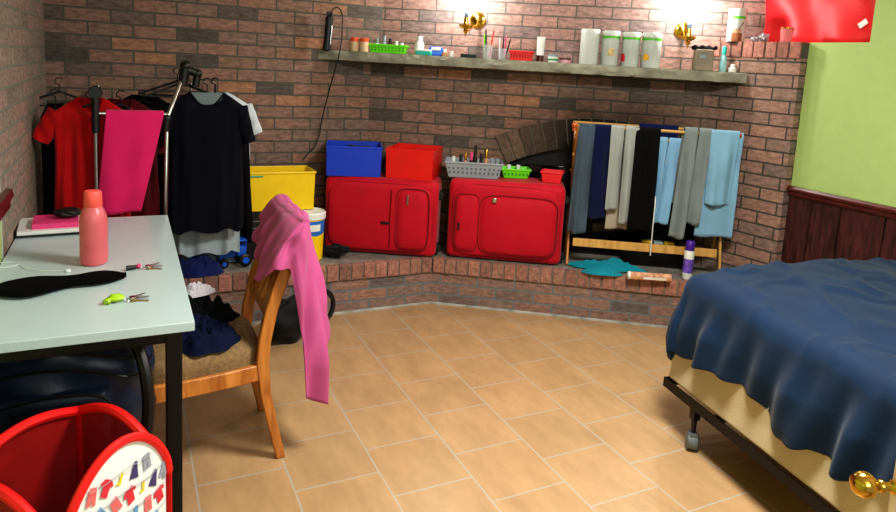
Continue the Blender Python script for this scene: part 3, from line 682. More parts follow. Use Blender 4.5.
# ================================================================== clothes rails on the left
m_hang = m_black
def rail(label, posts, bars, heads, tilt=None):
    t = thing('clothes_rail', label, 'clothes rail', (0, 0, 0), 0, None)
    for p in posts:
        mb = MB(); mb.tube(p, .0105, 12); mb.build('pole', m_chrome, t)
    for p in bars:
        mb = MB(); mb.tube(p, .009, 12); mb.build('bar', m_chrome, t)
    for (a, b, r) in heads:
        mb = MB(); mb.cyl(a, b, r, None, 16); mb.ball(b, r*1.15, 14); mb.build('joint', m_black, t, smooth=40)
    return t
rail('left chrome clothes rail with black upright and round black joint',
     [[(-.124, 3.46, .03), (-.124, 3.46, 1.10)], [(-.13, 4.12, .31), (-.13, 4.12, 1.27)]],
     [[(-.127, 3.46, 1.25), (-.13, 4.12, 1.25)], [(-.124, 3.46, 1.17), (.175, 3.47, 1.17)]],
     [((-.124, 3.46, 1.08), (-.124, 3.46, 1.27), .017), ((-.124, 3.44, 1.265), (-.124, 3.47, 1.265), .026), ((-.124, 3.46, .012), (-.124, 3.46, .05), .02)])
rail('right chrome clothes rail leaning back to a black clamp head',
     [[(.165, 3.46, .03), (.166, 3.46, .6), (.176, 3.46, 1.15), (.262, 3.62, 1.36)], [(.34, 4.14, .31), (.34, 4.14, 1.31)]],
     [[(.27, 3.60, 1.372), (.34, 4.14, 1.30)]],
     [((.172, 3.46, 1.09), (.176, 3.46, 1.15), .016), ((.255, 3.60, 1.30), (.27, 3.60, 1.40), .024), ((.27, 3.60, 1.385), (.325, 3.60, 1.365), .02), ((.315, 3.60, 1.30), (.325, 3.60, 1.36), .018), ((.165, 3.46, .012), (.165, 3.46, .05), .02)])
def hanger(x, y, z, w, rz, label, barz):
    t = thing('clothes_hanger', label, 'hanger', (x, y, z), rz, None)
    mb = MB(); mb.tube([(-w/2, 0, -.07), (-w/2*.5, 0, -.035), (0, 0, 0), (w/2*.5, 0, -.035), (w/2, 0, -.07)], .006, 8); mb.tube([(-w/2, 0, -.07), (0, 0, -.075), (w/2, 0, -.07)], .004, 8); mb.build('frame', m_hang, t)
    h = barz-z; R0 = .02
    pts = [(0, 0, 0), (0, 0, h-R0)]+[(R0*math.cos(a)*1-0+0, 0, h-.006+R0*math.sin(a)*1) for a in [PI+.4-k*.35 for k in range(0, 9)]]
    mb = MB(); mb.tube(pts, .003, 6); mb.build('hook', m_hang, t)
    return t
def shirt(nm, label, cat, m, x, y, ztop, w, length, rz=0, sleeve=.16, slw=.075, slang=70, neck=.05, flare=1.0, seed=0, thick=.035, collar=None, lining=None, sides=(1, 1), group=None, fold=.012):
    """a hanging top: flattened body tube with folds, two sleeves hanging from the shoulders"""
    t = thing(nm, label, cat, (x, y, ztop), rz, group)
    mb = MB(); NU, NV = 72, 34
    def body(u, v):
        a = 2*PI*u; c, s = math.cos(a), math.sin(a)
        if v < .14:
            k = v/.14; hw = neck+(w/2-neck)*k; z = -.075*k**1.1; th = .010+(thick-.01)*k
        else:
            k = (v-.14)/.86; z = -.075-(length-.075)*k; hw = w/2*(1-.10*math.sin(PI*min(1, k*1.4))*.6+(flare-1)*k); th = thick*(1+.25*k)
        dip = (.072 if s < 0 else .004)*(1-v/.14)*(1-abs(c)**2) if v < .14 else 0
        f = fold*min(1, v*2.2)*(math.sin(c*hw*60+seed+z*4)+.6*math.sin(c*hw*121+seed*2-z*5))
        f += .012*noise.noise(Vector((c*hw*7+seed, z*4, s)))
        sx = (1 if c >= 0 else -1)*abs(c)**.75
        hem = .012*math.sin(c*9+seed)*(v > .99)
        return (sx*hw, s*th+f, z-dip+hem)
    mb.grid(body, NU, NV, True)
    mb.build('body', m, t, smooth=70)
    for sd in (-1, 1):
        if not sides[0 if sd < 0 else 1]: continue
        mb = MB(); a0 = R(slang)
        def slv(u, v):
            a = 2*PI*u; L = sleeve*v; d = Vector((sd*math.cos(a0), 0, -math.sin(a0)))
            base = Vector((sd*(w/2-.03), 0, -.075)); r = slw*(1-.22*v) if sleeve < .25 else slw*(.9-.35*v)
            p = base+d*L; nrm_ = Vector((sd*math.sin(a0), 0, math.cos(a0)))
            f = .007*math.sin(v*14+a*3+seed)
            return tuple(p+nrm_*math.cos(a)*r*(.72)+Vector((0, 1, 0))*(math.sin(a)*(thick*.8)+f))
        mb.grid(slv, 20, 12, True); mb.build('sleeve', m, t, smooth=70)
    if lining:
        mb = MB(); mb.grid(lambda u, v: (neck*.98*math.cos(PI*u), -.004-.006*math.sin(PI*u), -.004-(.052)*math.sin(PI*u)*v-.010*v), 20, 6); mb.build('neck_lining', lining, t, smooth=70)
    if collar:
        mb = MB(); mb.tube([(neck*1.02*math.cos(a), (.012)*math.sin(a)-.002, -.006-(.070 if math.sin(a) < 0 else .004)*(1-abs(math.cos(a))**2)) for a in [2*PI*k/30 for k in range(30)]], .0045, 6, True); mb.build('collar', collar, t)
    return t
c_red = cloth('red_jersey', (176, 16, 20)); c_mar = cloth('maroon_cloth', (84, 12, 20)); c_pink = cloth('hot_pink_cloth', (216, 38, 108), .06)
c_blk = cloth('black_jersey', (8, 9, 12), sheen=0); c_nvy = cloth('navy_black_jersey', (9, 12, 24), sheen=0); c_gry = cloth('grey_marl', (118, 128, 132), .1)
c_hem = cloth('pale_grey_blue', (158, 172, 178), .08); c_wht = cloth('pale_blue_white', (206, 216, 220), .05); c_nvb = cloth('navy_cotton', (22, 32, 84), .1)
shirt('hanging_tshirt', 'bright red short-sleeved shirt hanging on the left rail', 'shirt', c_red, -.145, 3.56, 1.235, .32, .62, 0, .15, .07, 58, seed=1)
shirt('hanging_blouse', 'dark maroon top hanging behind the red shirt, left rail', 'top', c_mar, -.02, 3.68, 1.225, .34, .62, 0, .2, .06, 78, seed=2.3)
shirt('hanging_jacket', 'black jacket hanging at the far left against the brick wall', 'jacket', c_blk, -.295, 3.64, 1.20, .13, .80, R(8), .5, .03, 88, neck=.03, seed=3.1, sides=(0, 0))
shirt('hanging_blouse', 'black top hanging between the pink cloth and the dark T-shirt', 'top', c_blk, .08, 3.80, 1.24, .34, .72, 0, .4, .06, 86, seed=5)
shirt('hanging_tshirt', 'large navy-black T-shirt with grey neck lining at the front of the right rail', 'T-shirt', c_nvy, .372, 3.62, 1.275, .375, .72, R(-2), .19, .058, 74, neck=.078, seed=4.2, thick=.045, collar=c_blk, lining=c_gry, fold=.006)
shirt('hanging_shirt', 'pale grey shirt hanging behind the navy-black T-shirt, white sleeve showing', 'shirt', c_wht, .445, 3.895, 1.262, .37, .40, 0, .17, .06, 66, neck=.06, seed=6, sides=(0, 1))
shirt('hanging_sweater', 'black long-sleeved sweater on the right rail, sleeve hanging over the pale shirt', 'sweater', c_blk, .43, 3.81, 1.235, .34, .70, 0, .74, .05, 86, seed=7.2, sides=(0, 1))
shirt('hanging_trousers', 'grey marl garment whose hem shows below the navy-black T-shirt', 'trousers', c_hem, .385, 3.725, 1.10, .34, .70, 0, .1, .05, 80, seed=8.5, sides=(0, 0), flare=1.0)
mb = MB(); mb.grid(lambda u, v: (-.045+.09*u, -.002-.004*math.sin(PI*u), -.045*v*(1-(2*u-1)**2)**.5-.004), 12, 6)
tag(mb.build('neck_lining', c_gry), 'grey lining visible in the neck of the navy-black T-shirt', 'cloth', None, (.385, 3.655, 1.272)) if False else mb.bm.free()
hd = [(-.145, 3.56, 1.205, .30, 0, 'black hanger inside the red shirt', 1.25), (-.02, 3.68, 1.195, .3, 0, 'black hanger holding the maroon top', 1.25), (-.295, 3.64, 1.17, .12, R(8), 'black hanger of the far left jacket', 1.25),
      (.08, 3.80, 1.21, .3, 0, 'black hanger holding the black top in the middle', 1.25), (.372, 3.62, 1.25, .34, 0, 'black hanger inside the large navy-black T-shirt', 1.33), (.445, 3.895, 1.24, .34, 0, 'black hanger of the pale grey shirt', 1.32),
      (.43, 3.81, 1.215, .30, 0, 'black hanger of the long-sleeved sweater', 1.325), (.39, 4.05, 1.24, .36, 0, 'rearmost black hanger on the right rail', 1.305)]
for h in hd: hanger(*h)
# empty hangers bunched on the bars
for x, y, z, rz, l, bz in ((.17, 3.66, 1.315, R(12), 'empty black hanger nearest the clamp head', 1.372), (.15, 3.74, 1.318, R(4), 'second empty black hanger from the clamp head', 1.372), (-.30, 3.94, 1.235, R(10), 'empty black hanger by the left brick wall', 1.29)):
    hanger(x+.09 if x > 0 else x, y, z, .36, rz, l, bz)
# pink cloth over the front bar
def drape(nm, label, cat, m, path, w, lf, lb, loc, rz, rodr=.012, fold=.012, freq=34, seed=0, taper=0, slant=0, group=None, legs=False, nu=40, nv=60, spread=0, part=None):
    """cloth folded over a rod that runs along local x; lf/lb = lengths in front (-y) and behind"""
    mb = MB()
    def f(u, v, x0=0, x1=w, lf_=lf, lb_=lb, ph=0):
        L = lf_+PI*rodr+lb_; s = L*v; x = x0+(x1-x0)*u
        if s < lf_: y = -rodr; z = -(lf_-s); k = (lf_-s)
        elif s < lf_+PI*rodr: a = (s-lf_)/rodr; y = -rodr*math.cos(a); z = rodr*math.sin(a); k = 0
        else: k = s-lf_-PI*rodr; y = rodr; z = -k
        kk = min(1, k*6)
        fo = 1.35*fold*kk*(math.sin(x*freq+seed+ph+k*2)+.5*math.sin(x*freq*2.1+seed*2-k*3))+.014*kk*noise.noise(Vector((x*6+seed, k*5, y*30)))
        sgn = -1 if s < lf_ else 1
        xc = (x0+x1)/2; x = xc+(x-xc)*(1-taper*k+spread*k)+slant*k
        return (x, y+sgn*abs(fold)*kk*1.1+fo, z+(.004*math.sin(u*7+seed) if k > max(lf_, lb_)*.97 else 0))
    if legs:
        g = .004
        mb.grid(lambda u, v: f(u, v, 0, w*.5-g), nu//2, nv); mb.grid(lambda u, v: f(u, v, w*.5+g, w, lf*(1+legs), lb*(1-legs*.5), 1.7), nu//2, nv)
    else: mb.grid(f, nu, nv)
    o = mb.build(nm, m, smooth=80, solid=.004)
    return tag(o, label, cat, group, loc, rz)
drape('pink_towel', 'hot pink cloth folded over the front bar of the left rail', 'cloth', c_pink, None, .245, .47, .40, (-.082, 3.466, 1.172), R(1), .014, .008, 18, 2, slant=-.16, taper=.5)

# ================================================================== wooden drying rack with laundry
m_cop = mat('copper_knob', (206, 110, 60), .3, .4)
dr = thing('drying_rack', 'folding pale pine drying rack standing on the hearth before the fireplace', 'drying rack', Bp(1.395, .305), BA)
rw = .86; rh = .87
mb = MB(); mb.box((rw/2-.01, 0, .445-HZ+HZ), (rw, .016, .05)); mb.build('lower_rail', m_pine, dr, bevel=.002)
for y, x0 in ((-.0, .0), (.24, .0)):
    for x in (-.035, rw+.02):
        mb = MB(); z0 = HZ; y0 = y; y1 = .24-y
        mb.box((x, (y0+y1)/2*0+ (.0 if y == 0 else .24)*.5+ (y1)*.5, (HZ+1.16)/2), (.014, .022, math.hypot(1.16-HZ, .24)), (math.atan2((y0-y1), 1.16-HZ), 0, 0)) 
        mb.build('leg', m_pine if x > 0 else m_oak, dr, bevel=.002)
rods = [(-.0, 1.163), (.235, 1.165), (.05, 1.10), (.06, .98), (.2, .86)]
for i, (y, z) in enumerate(rods):
    mb = MB(); mb.cyl((-.05, y, z), (rw+.035, y, z), .0085, None, 12); mb.build('dowel', m_pine, dr)
for x in (-.055, rw+.04):
    mb = MB(); mb.ball((x, 0, 1.163), .02, 14); mb.cyl((x, 0, 1.163), (x, 0, 1.13), .012); mb.build('knob', m_cop, dr)
def Lr(x, y, z): p = Vector(Bp(1.395, .305)[:2])+U*x-N*y; return (p.x, p.y, z)
c_slate = cloth('slate_denim', (74, 90, 104), .15); c_ash = cloth('ash_grey_jersey', (158, 164, 160), .06); c_sky = cloth('light_blue_cotton', (136, 182, 216), .06)
c_sky2 = cloth('pale_blue_denim', (136, 180, 210), .1); c_hood = cloth('grey_hooded_jersey', (128, 138, 140), .08); c_mid = cloth('midnight_cotton', (16, 24, 66), .1); c_tan = cloth('beige_cloth', (176, 164, 148), .05)
A = dict(rz=BA)
drape('laundry_trousers', 'slate grey-blue trousers at the left end of the drying rack', 'trousers', c_slate, None, .11, .66, .5, Lr(-.03, 0, 1.167), BA, .012, .009, 60, 1, slant=-.03)
drape('laundry_shirt', 'dark navy garment hanging beside the slate trousers on the rack', 'garment', c_mid, None, .10, .56, .45, Lr(.065, 0, 1.167), BA, .012, .008, 60, 2)
drape('laundry_leggings', 'pale grey two-legged leggings with black cuffs on the rack', 'leggings', c_ash, None, .165, .50, .4, Lr(.16, 0, 1.167), BA, .012, .010, 50, 3, legs=.16, taper=.1)
drape('laundry_trousers', 'black trousers hanging in the middle of the rack', 'trousers', c_blk, None, .145, .62, .5, Lr(.305, 0, 1.167), BA, .012, .008, 40, 4)
drape('laundry_sweater', 'dark navy cloth folded over the rear top dowel behind the bare rod', 'garment', c_nvb, None, .24, .28, .3, Lr(.36, .235, 1.17), BA, .013, .006, 30, 5)
blue_tr = drape('laundry_trousers', 'light blue two-legged trousers folded over the lower dowel', 'trousers', c_sky, None, .15, .46, .36, Lr(.435, .05, 1.108), BA, .013, .011, 44, 6, legs=.12, spread=.5, slant=-.08)
drape('laundry_hoodie', 'grey hooded jersey bundled over the top dowel right of the bare rod', 'hoodie', c_hood, None, .155, .64, .45, Lr(.585, -.008, 1.172), BA, .024, .014, 42, 7, legs=-.14, slant=-.05, spread=.15)
drape('laundry_jeans', 'pale blue folded trousers at the right end of the rack, front leg', 'trousers', c_sky2, None, .16, .43, .30, Lr(.735, -.02, 1.178), BA, .014, .010, 36, 8, slant=-.02, taper=.3)
drape('laundry_jeans', 'wide pale blue trousers at the right end of the rack, hanging lowest', 'trousers', c_sky2, None, .225, .62, .45, Lr(.70, .002, 1.167), BA, .013, .006, 22, 9, slant=.0)
drape('laundry_cloth', 'beige cloth showing below the pale grey leggings', 'cloth', c_tan, None, .15, .455, .30, Lr(.18, .06, .992), BA, .012, .004, 30, 10)
drape('laundry_cloth', 'black cloth on the inner dowel behind the leggings', 'cloth', c_blk, None, .34, .42, .38, Lr(.42, .2, .875), BA, .012, .006, 30, 11)
mb = MB(); mb.tube([(.02, -.06, -.34), (.018, -.095, -.39), (.017, -.095, -.508), (.018, -.095, -.61), (.02, -.09, -.70)], .0035, 6); mb.build('drawstring', m_white, blue_tr)
# black cuffs on leggings are separate trim
# things under the rack
m_turq = cloth('turquoise_cloth', (20, 132, 150), .12)
def heap(nm, label, cat, m, loc, rz, sx, sy, h, seed, fr=9):
    mb = MB()
    def f(u, v):
        a = 2*PI*u; r = v*(1+.22*noise.noise(Vector((math.cos(a)*1.5+seed, math.sin(a)*1.5, 0))))
        x, y = r*math.cos(a), r*math.sin(a)
        z = h*(1-v**2.5)*(.75+.5*noise.noise(Vector((x*1.8+seed, y*1.8, 2))))+h*.28*(1-v**4)*abs(noise.noise(Vector((x*fr*.5, y*fr*.5, seed))))*2
        return (x*sx, y*sy, max(.002, z))
    mb.grid(f, 56, 26, True); bmesh.ops.remove_doubles(mb.bm, verts=mb.bm.verts[:], dist=1e-5)
    return tag(mb.build(nm, m, smooth=80), label, cat, None, loc, rz)
heap('folded_towel', 'crumpled turquoise cloth on the hearth under the drying rack', 'cloth', m_turq, Bp(1.56, .43, HZ), BA, .14, .05, .034, 3)
heap('folded_towel', 'flat turquoise towel on the hearth behind the crumpled turquoise cloth', 'towel', m_turq, Bp(1.60, .32, HZ), BA, .23, .05, .06, 8)
rt_ = thing('rolled_magazine', 'rolled orange and white paper tube on the hearth edge', 'tube', Bp(1.715, .50, HZ), BA+R(3))
mb = MB(); mb.cyl((0, 0, .024), (.235, 0, .024), .023, None, 22); mb.build('roll', mat('orange_print', (206, 150, 116), .5, var=.5, scale=40), rt_, smooth=40)
mb = MB(); mb.cyl((-.012, 0, .024), (.0, 0, .024), .024, None, 22); mb.cyl((-.014, 0, .024), (-.012, 0, .024), .012, None, 16); mb.build('cap', m_white, rt_, smooth=40)
mb = MB(); mb.box((.14, -.0225, .02), (.13, .002, .014)); mb.build('label', mat('white_print', (220, 214, 206), .5), rt_, smooth=0)
sc_ = thing('spray_can', 'white and purple spray can with purple cap between rack and bed', 'spray can', (2.99, 2.815, HZ))
mb = MB(); mb.lathe([(0, 0), (.027, 0), (.029, .004), (.029, .165), (.023, .18)], n=24); mb.build('body', m_white, sc_)
mb = MB(); mb.lathe([(.0295, .04), (.0295, .125)], n=24); mb.build('label', mat('violet_label', (110, 84, 180), .4, var=.5, scale=30), sc_)
mb = MB(); mb.lathe([(.025, .175), (.027, .178), (.026, .225), (.02, .232), (0, .232)], n=24); mb.build('cap', mat('purple_cap', (76, 34, 150), .4), sc_)
mb = MB(); mb.box((0, 0, .06), (.44, .12, .12)); tag(mb.build('storage_box', m_black, smooth=0, bevel=.01), 'low black box standing behind the lower rail of the drying rack', 'box', None, Bp(1.93, .12, HZ), BA)
for k, (s, d, c, l) in enumerate(((1.86, .13, m_yel, 'small yellow box behind the lower rail of the rack'), (2.0, .13, m_yel, 'second small yellow box behind the lower rail, right of the first'), (1.93, .14, m_greyp, 'small grey box between the two yellow ones behind the rack rail'))):
    mb = MB(); mb.box((0, 0, .016), (.06, .05, .032)); tag(mb.build('small_box', c, smooth=0, bevel=.006), l, 'box', None, Bp(s, d, HZ+.121), BA)

# ================================================================== mantel things
Z0 = SHT
def Bt(s, d, z=Z0): return Bp(s, d, z)
m_orange = mat('orange_lid', (226, 96, 44), .45); m_amber = mat('amber_jar', (214, 186, 150), .25, var=.2); m_teal = mat('teal_plastic', (40, 190, 170), .4)
for s, l in ((-.075, 'left of two small jars with orange lids at the left end of the mantel'), (-.012, 'right of two small jars with orange lids, beside the lime basket')):
    t = thing('spice_jar', l, 'jar', Bt(s, .145)); mb = MB(); mb.lathe([(0, 0), (.026, 0), (.028, .003), (.028, .06), (.025, .066)], n=20); mb.build('body', m_amber, t)
    mb = MB(); mb.lathe([(.027, .062), (.0275, .084), (.024, .087), (0, .087)], n=20); mb.build('lid', m_orange, t)
p = Bt(.02, .14); bin_('storage_basket', 'lime green slotted basket full of small bottles on the mantel', 'basket', m_lime, p, BA, .235, .1, .055, .92, slots=(10, 2, (60, 160, 20)))
for i, (x, h, c, cp, l) in enumerate(((.04, .085, m_white, m_greyp, 'white bottle in the lime mantel basket, leftmost'), (.085, .105, m_greyp, m_greyp, 'tallest grey bottle in the lime mantel basket'), (.125, .09, m_nv if 'm_nv' in globals() else m_plum, m_black, 'dark bottle in the middle of the lime mantel basket'), (.165, .075, m_peach, m_white, 'peach bottle in the lime mantel basket'), (.2, .065, m_white, m_white, 'short white bottle at the right of the lime mantel basket'))):
    q = Vector(p[:2])+U*x-N*.05; bottle('small_bottle', l, 'bottle', (q.x, q.y, Z0+.005), .017, h, c, cp, 'bottles in the lime mantel basket')
t = thing('pump_bottle', 'white bottle standing right of the lime basket on the mantel', 'bottle', Bt(.335, .09)); mb = MB(); mb.lathe([(0, 0), (.028, 0), (.03, .004), (.03, .07), (.018, .09)], n=20); mb.build('body', m_white, t); mb = MB(); mb.lathe([(.02, .086), (.02, .118), (0, .12)], n=18); mb.build('cap', m_white, t)
t = thing('soap_box', 'teal soap box on the mantel in front of the white bottle', 'box', Bt(.375, .15), BA); mb = MB(); mb.box((0, 0, .014), (.10, .05, .026)); mb.build('tray', m_teal, t, bevel=.006); mb = MB(); mb.box((0, 0, .03), (.098, .048, .012)); mb.build('lid', m_white, t, bevel=.004)
t = thing('wipes_packet', 'blue soft packet on the mantel right of the white bottle', 'packet', Bt(.44, .08), BA+R(10)); mb = MB(); mb.box((0, 0, .03), (.11, .035, .06), None, .75); mb.build('packet', m_toyb, t, bevel=.012, seg=3); mb = MB(); mb.box((0, -.015, .045), (.06, .008, .02)); mb.build('flap', m_white, t, bevel=.003)
for s, r, h, c, l in ((.50, .018, .045, m_peach, 'peach pot right of the blue packet on the mantel'), (.545, .017, .036, m_white, 'small white pot right of the peach pot on the mantel')):
    bottle('cream_pot', l, 'pot', Bt(s, .09), r, h, c, m_white, None, .35)
t = thing('hair_comb', 'dark green comb lying flat on the mantel under the left wall lamp', 'comb', Bt(.655, .11), BA); mb = MB(); mb.box((0, 0, .012), (.10, .008, .022))
for k in range(14): mb.box((-.045+k*.007, -.015, .006), (.003, .026, .004))
mb.build('comb', mat('dark_green_plastic', (16, 52, 40), .4), t, bevel=.001)
m_clear = mat('clear_plastic', (214, 220, 224), .1, alpha=.35, var=.02)
def pencup(s, d, label, pens, r=.032, h=.09):
    t = thing('pen_cup', label, 'cup', Bt(s, d)); mb = MB(); mb.lathe([(0, .002), (r*.85, .0), (r, h), (r-.002, h), (r*.82, .004), (0, .004)], n=24); mb.build('cup', m_clear, t)
    for i, (dx, lean, L, c, l) in enumerate(pens):
        q = Bt(s+dx, d, Z0+.006); mb = MB(); mb.tube([(0, 0, 0), (lean*L*.9, 0, L*.9)], .0042, 8); mb.tube([(lean*L*.9, 0, L*.9), (lean*L, 0, L)], [.0042, .002], 8)
        tag(mb.build('pen', c), l, 'pen', None, q, BA)
pencup(.775, .10, 'clear cup of long pens on the mantel beside the left lamp', [(-.018, -.05, .15, m_lime, 'lime green pen in the clear cup'), (-.006, -.08, .185, m_black, 'tall black pen in the clear cup'), (.008, .14, .18, m_red, 'tall red pen leaning right in the clear cup'), (.016, .06, .12, m_orange, 'short orange pen in the clear cup')])
pencup(.868, .10, 'clear cup of short pens left of the red basket on the mantel', [(-.014, -.06, .13, m_white, 'white pen in the short cup'), (0, .02, .14, m_black, 'black pen in the short cup'), (.01, .05, .145, m_pinkp, 'pink pen in the short cup'), (.018, .22, .13, m_black, 'thin dark pen leaning right in the short cup')], .028, .07)
p = Bt(.915, .13); bin_('storage_basket', 'small red slotted basket on the mantel right of the pen cups', 'basket', m_red, p, BA, .145, .08, .062, .93, slots=(8, 1, (150, 16, 16)))
t = thing('cream_tube', 'tall white cream tube standing on its dark cap on the mantel', 'tube', Bt(1.105, .09), BA); mb = MB()
mb.grid(lambda u, v: (.023*math.cos(2*PI*u)*(1+.1*v), .018*math.sin(2*PI*u)*(1-.85*v), .04+.115*v), 24, 10, True); mb.build('tube', m_white, t); mb = MB(); mb.lathe([(0, 0), (.022, 0), (.022, .04), (0, .041)], n=20); mb.build('cap', m_rail, t)
t = thing('cream_jar', 'squat white jar with green band on the mantel', 'jar', Bt(1.185, .09)); mb = MB(); mb.lathe([(0, 0), (.03, 0), (.032, .004), (.032, .038)], n=22); mb.build('body', m_white, t); mb = MB(); mb.lathe([(.0325, .012), (.0325, .024)], n=22); mb.build('label', mat('green_band', (70, 150, 90), .5), t); mb = MB(); mb.lathe([(.033, .037), (.033, .05), (0, .052)], n=22); mb.build('lid', m_greyp, t)
t = thing('compact', 'flat pink compact on the mantel left of the white canisters', 'compact', Bt(1.262, .09)); mb = MB(); mb.lathe([(0, 0), (.034, 0), (.036, .004), (.036, .02)], n=24); mb.build('base', mat('pale_pink', (226, 170, 180), .4), t); mb = MB(); mb.lathe([(.0365, .02), (.036, .032), (0, .034)], n=24); mb.build('lid', m_rail, t)
# four canisters
m_can = mat('canister_white', (206, 214, 208), .4, var=.03); m_cang = mat('canister_green_band', (90, 196, 50), .45); m_frost = mat('frosted_body', (196, 206, 202), .35)
def canister(loc, label, h, r, band, patch, group='white canisters in a row on the mantel'):
    t = thing('canister', label, 'canister', loc, BA, group)
    mb = MB(); mb.lathe([(0, 0), (r-.003, 0), (r, .004), (r, h*.86)], n=40); mb.build('body', m_can if not band else m_frost, t)
    mb = MB(); mb.lathe([(r+.002, h*.86), (r+.0025, h*.97), (r-.002, h), (0, h)], n=40); mb.build('lid', m_can, t)
    if band: mb = MB(); mb.lathe([(r+.001, h*.78), (r+.001, h*.845)], n=40); mb.build('green_band', m_cang, t)
    if not band:
        for k in range(9):
            pass
    if patch:
        c, a0, a1, z0, z1 = patch
        mb = MB(); mb.grid(lambda u, v: ((r+.0015)*math.cos(a0+(a1-a0)*u), (r+.0015)*math.sin(a0+(a1-a0)*u), z0+(z1-z0)*v*(1-.35*(2*u-1)**2)), 12, 8); mb.build('label_picture', mat('picture_'+label[:8], c, .5, var=.4, scale=40), t)
    return t
canister(Bt(1.405, .10), 'plain white ribbed canister, leftmost of the four on the mantel', .216, .0575, False, None, None)
canister(Bt(1.532, .10), 'frosted canister with green band and gold mark, second of the four', .212, .054, True, ((208, 186, 130), -1.9, -1.2, .06, .11), None)
canister(Bt(1.656, .10), 'frosted canister with a red patch on its left, third of the four', .210, .054, True, ((206, 40, 50), -3.0, -2.3, .03, .08), None)
canister(Bt(1.780, .10), 'frosted canister with orange patch, rightmost of the four on the mantel', .212, .058, True, ((230, 170, 60), -2.6, -1.9, .045, .085), None)
t = thing('utensil_jug', 'grey square jug with a black frilled top at the right end of the mantel', 'jug', Bt(2.095, .095), BA)
mb = MB(); mb.box((0, 0, .065), (.115, .07, .13), None, .94); mb.build('jug', mat('grey_brown_glaze', (140, 130, 112), .4, var=.15), t, bevel=.008, seg=3)
mb = MB(); mb.box((-.01, -.036, .085), (.04, .002, .02)); mb.build('label', m_greyp, t, smooth=0)
mb = MB()
for k in range(11): mb.ball((-.065+.013*k, -.01+.012*(k % 2), .137+.006*math.sin(k*2)), .014, 8)
for k in range(9): mb.ball((-.055+.013*k, .02, .137+.006*math.sin(k*3)), .014, 8)
mb.build('frilled_top', cloth('black_lace', (14, 16, 22)), t)
bottle('lotion_bottle', 'slim pale blue bottle with teal cap at the right end of the mantel', 'bottle', Bt(2.215, .10), .020, .155, mat('pale_blue_plastic', (150, 200, 206), .4), m_teal)
bottle('cream_pot', 'tiny white pot last on the right of the mantel', 'pot', Bt(2.268, .125), .023, .05, m_white, m_white, None, .35)
# hair trimmer on the wall with its cord
t = thing('hair_trimmer', 'black hair trimmer upright at the left end of the mantel, cord trailing down', 'trimmer', (1.135, YA-.075, SHT), R(-10))
mb = MB(); 
mb.grid(lambda u, v: ((.026-.004*math.sin(v*3))*math.cos(2*PI*u)+.012*v, (.018)*math.sin(2*PI*u), .0+.2*v), 24, 12, True); mb.ball((0, 0, .002), .024, 14, (1, .75, .5)); mb.ball((.012, 0, .2), .023, 14, (1, .75, .5)); mb.build('body', m_black, t)
mb = MB(); mb.box((.024, -.012, .09), (.006, .012, .12), (0, R(4), 0)); mb.build('grip_strip', m_chrome, t, bevel=.002)
mb = MB(); mb.box((.012, 0, .222), (.036, .016, .022)); mb.build('blade', m_blackm, t, bevel=.002)
pts = [(.018, -.01, .215), (.03, -.02, .25), (.06, -.03, .262), (.085, -.04, .22), (.085, -.07, .1), (.075, -.11, .02), (.06, -.125, -.05), (.03, -.10, -.18), (.0, -.02, -.35), (-.015, .03, -.45), (-.03, .03, -.55), (-.06, .0, -.62), (-.10, -.02, -.66), (-.13, -.03, -.70)]
def smoothp(P, n=6):
    P = [Vector(p) for p in P]; out = []
    for i in range(len(P)-1):
        p0 = P[max(i-1, 0)]; p1 = P[i]; p2 = P[i+1]; p3 = P[min(i+2, len(P)-1)]
        for k in range(n):
            t_ = k/n; out.append(.5*((2*p1)+(p2-p0)*t_+(2*p0-5*p1+4*p2-p3)*t_*t_+(3*p1-p0-3*p2+p3)*t_**3))
    out.append(P[-1]); return out
mb = MB(); mb.tube(smoothp(pts), .0036, 8); mb.build('cord', m_black, t)

# ================================================================== wall lamps
m_bulb = mat('lit_bulb', (255, 250, 240), .3, emit=26, var=0); m_chim = mat('blue_grey_glass', (130, 160, 190), .1, alpha=.6)
BULBS = []
for s, sl_, z, l in ((.689, -.058, 1.775, 'polished brass wall lamp above the pens, left of the two, lit'), (1.985, .006, 1.775, 'polished brass wall lamp above the right end of the mantel, lit')):
    t = thing('wall_lamp', l, 'wall lamp', Bp(s, -.035, z), BA)
    mb = MB(); q = Matrix.Rotation(PI/2, 4, 'X')
    mb.lathe([(0, .022), (.012, .022), (.02, .016), (.036, .012), (.046, .010), (.05, .005), (.052, .0)], n=32, mtx=q); mb.build('backplate', m_brass, t)
    D = -.175 if s < 1 else -.15
    mb = MB(); mb.tube(smoothp([(0, -.018, 0), (0, -.05, -.03), (sl_*.6, -.09, -.06), (sl_, D, -.085), (sl_, D, -.06)]), .006, 10); mb.build('arm', m_brass, t)
    mb = MB(); mb.lathe([(0, -.115), (.006, -.11), (.004, -.10), (.012, -.09), (.018, -.082), (.012, -.072), (.036, -.062), (.046, -.048), (.044, -.042), (.016, -.04), (.012, .005), (0, .005)], (sl_, D, 0), 24); mb.build('cup', m_brass, t)
    mb = MB(); mb.lathe([(.013, .004), (.014, .03), (.011, .034), (0, .034)], (sl_, D, 0), 20); mb.build('candle_tube', mat('blue_grey_tube', (120, 150, 178), .4), t)
    mb = MB(); mb.lathe([(.010, .034), (.024, .052), (.032, .075), (.030, .098), (.018, .122), (.006, .14), (0, .145)], (sl_, D, 0), 24); mb.build('bulb', m_bulb, t)
    p = Vector(Bp(s, -.035, z)[:2])-N*D+U*sl_; BULBS.append((p.x, p.y, z+.19))

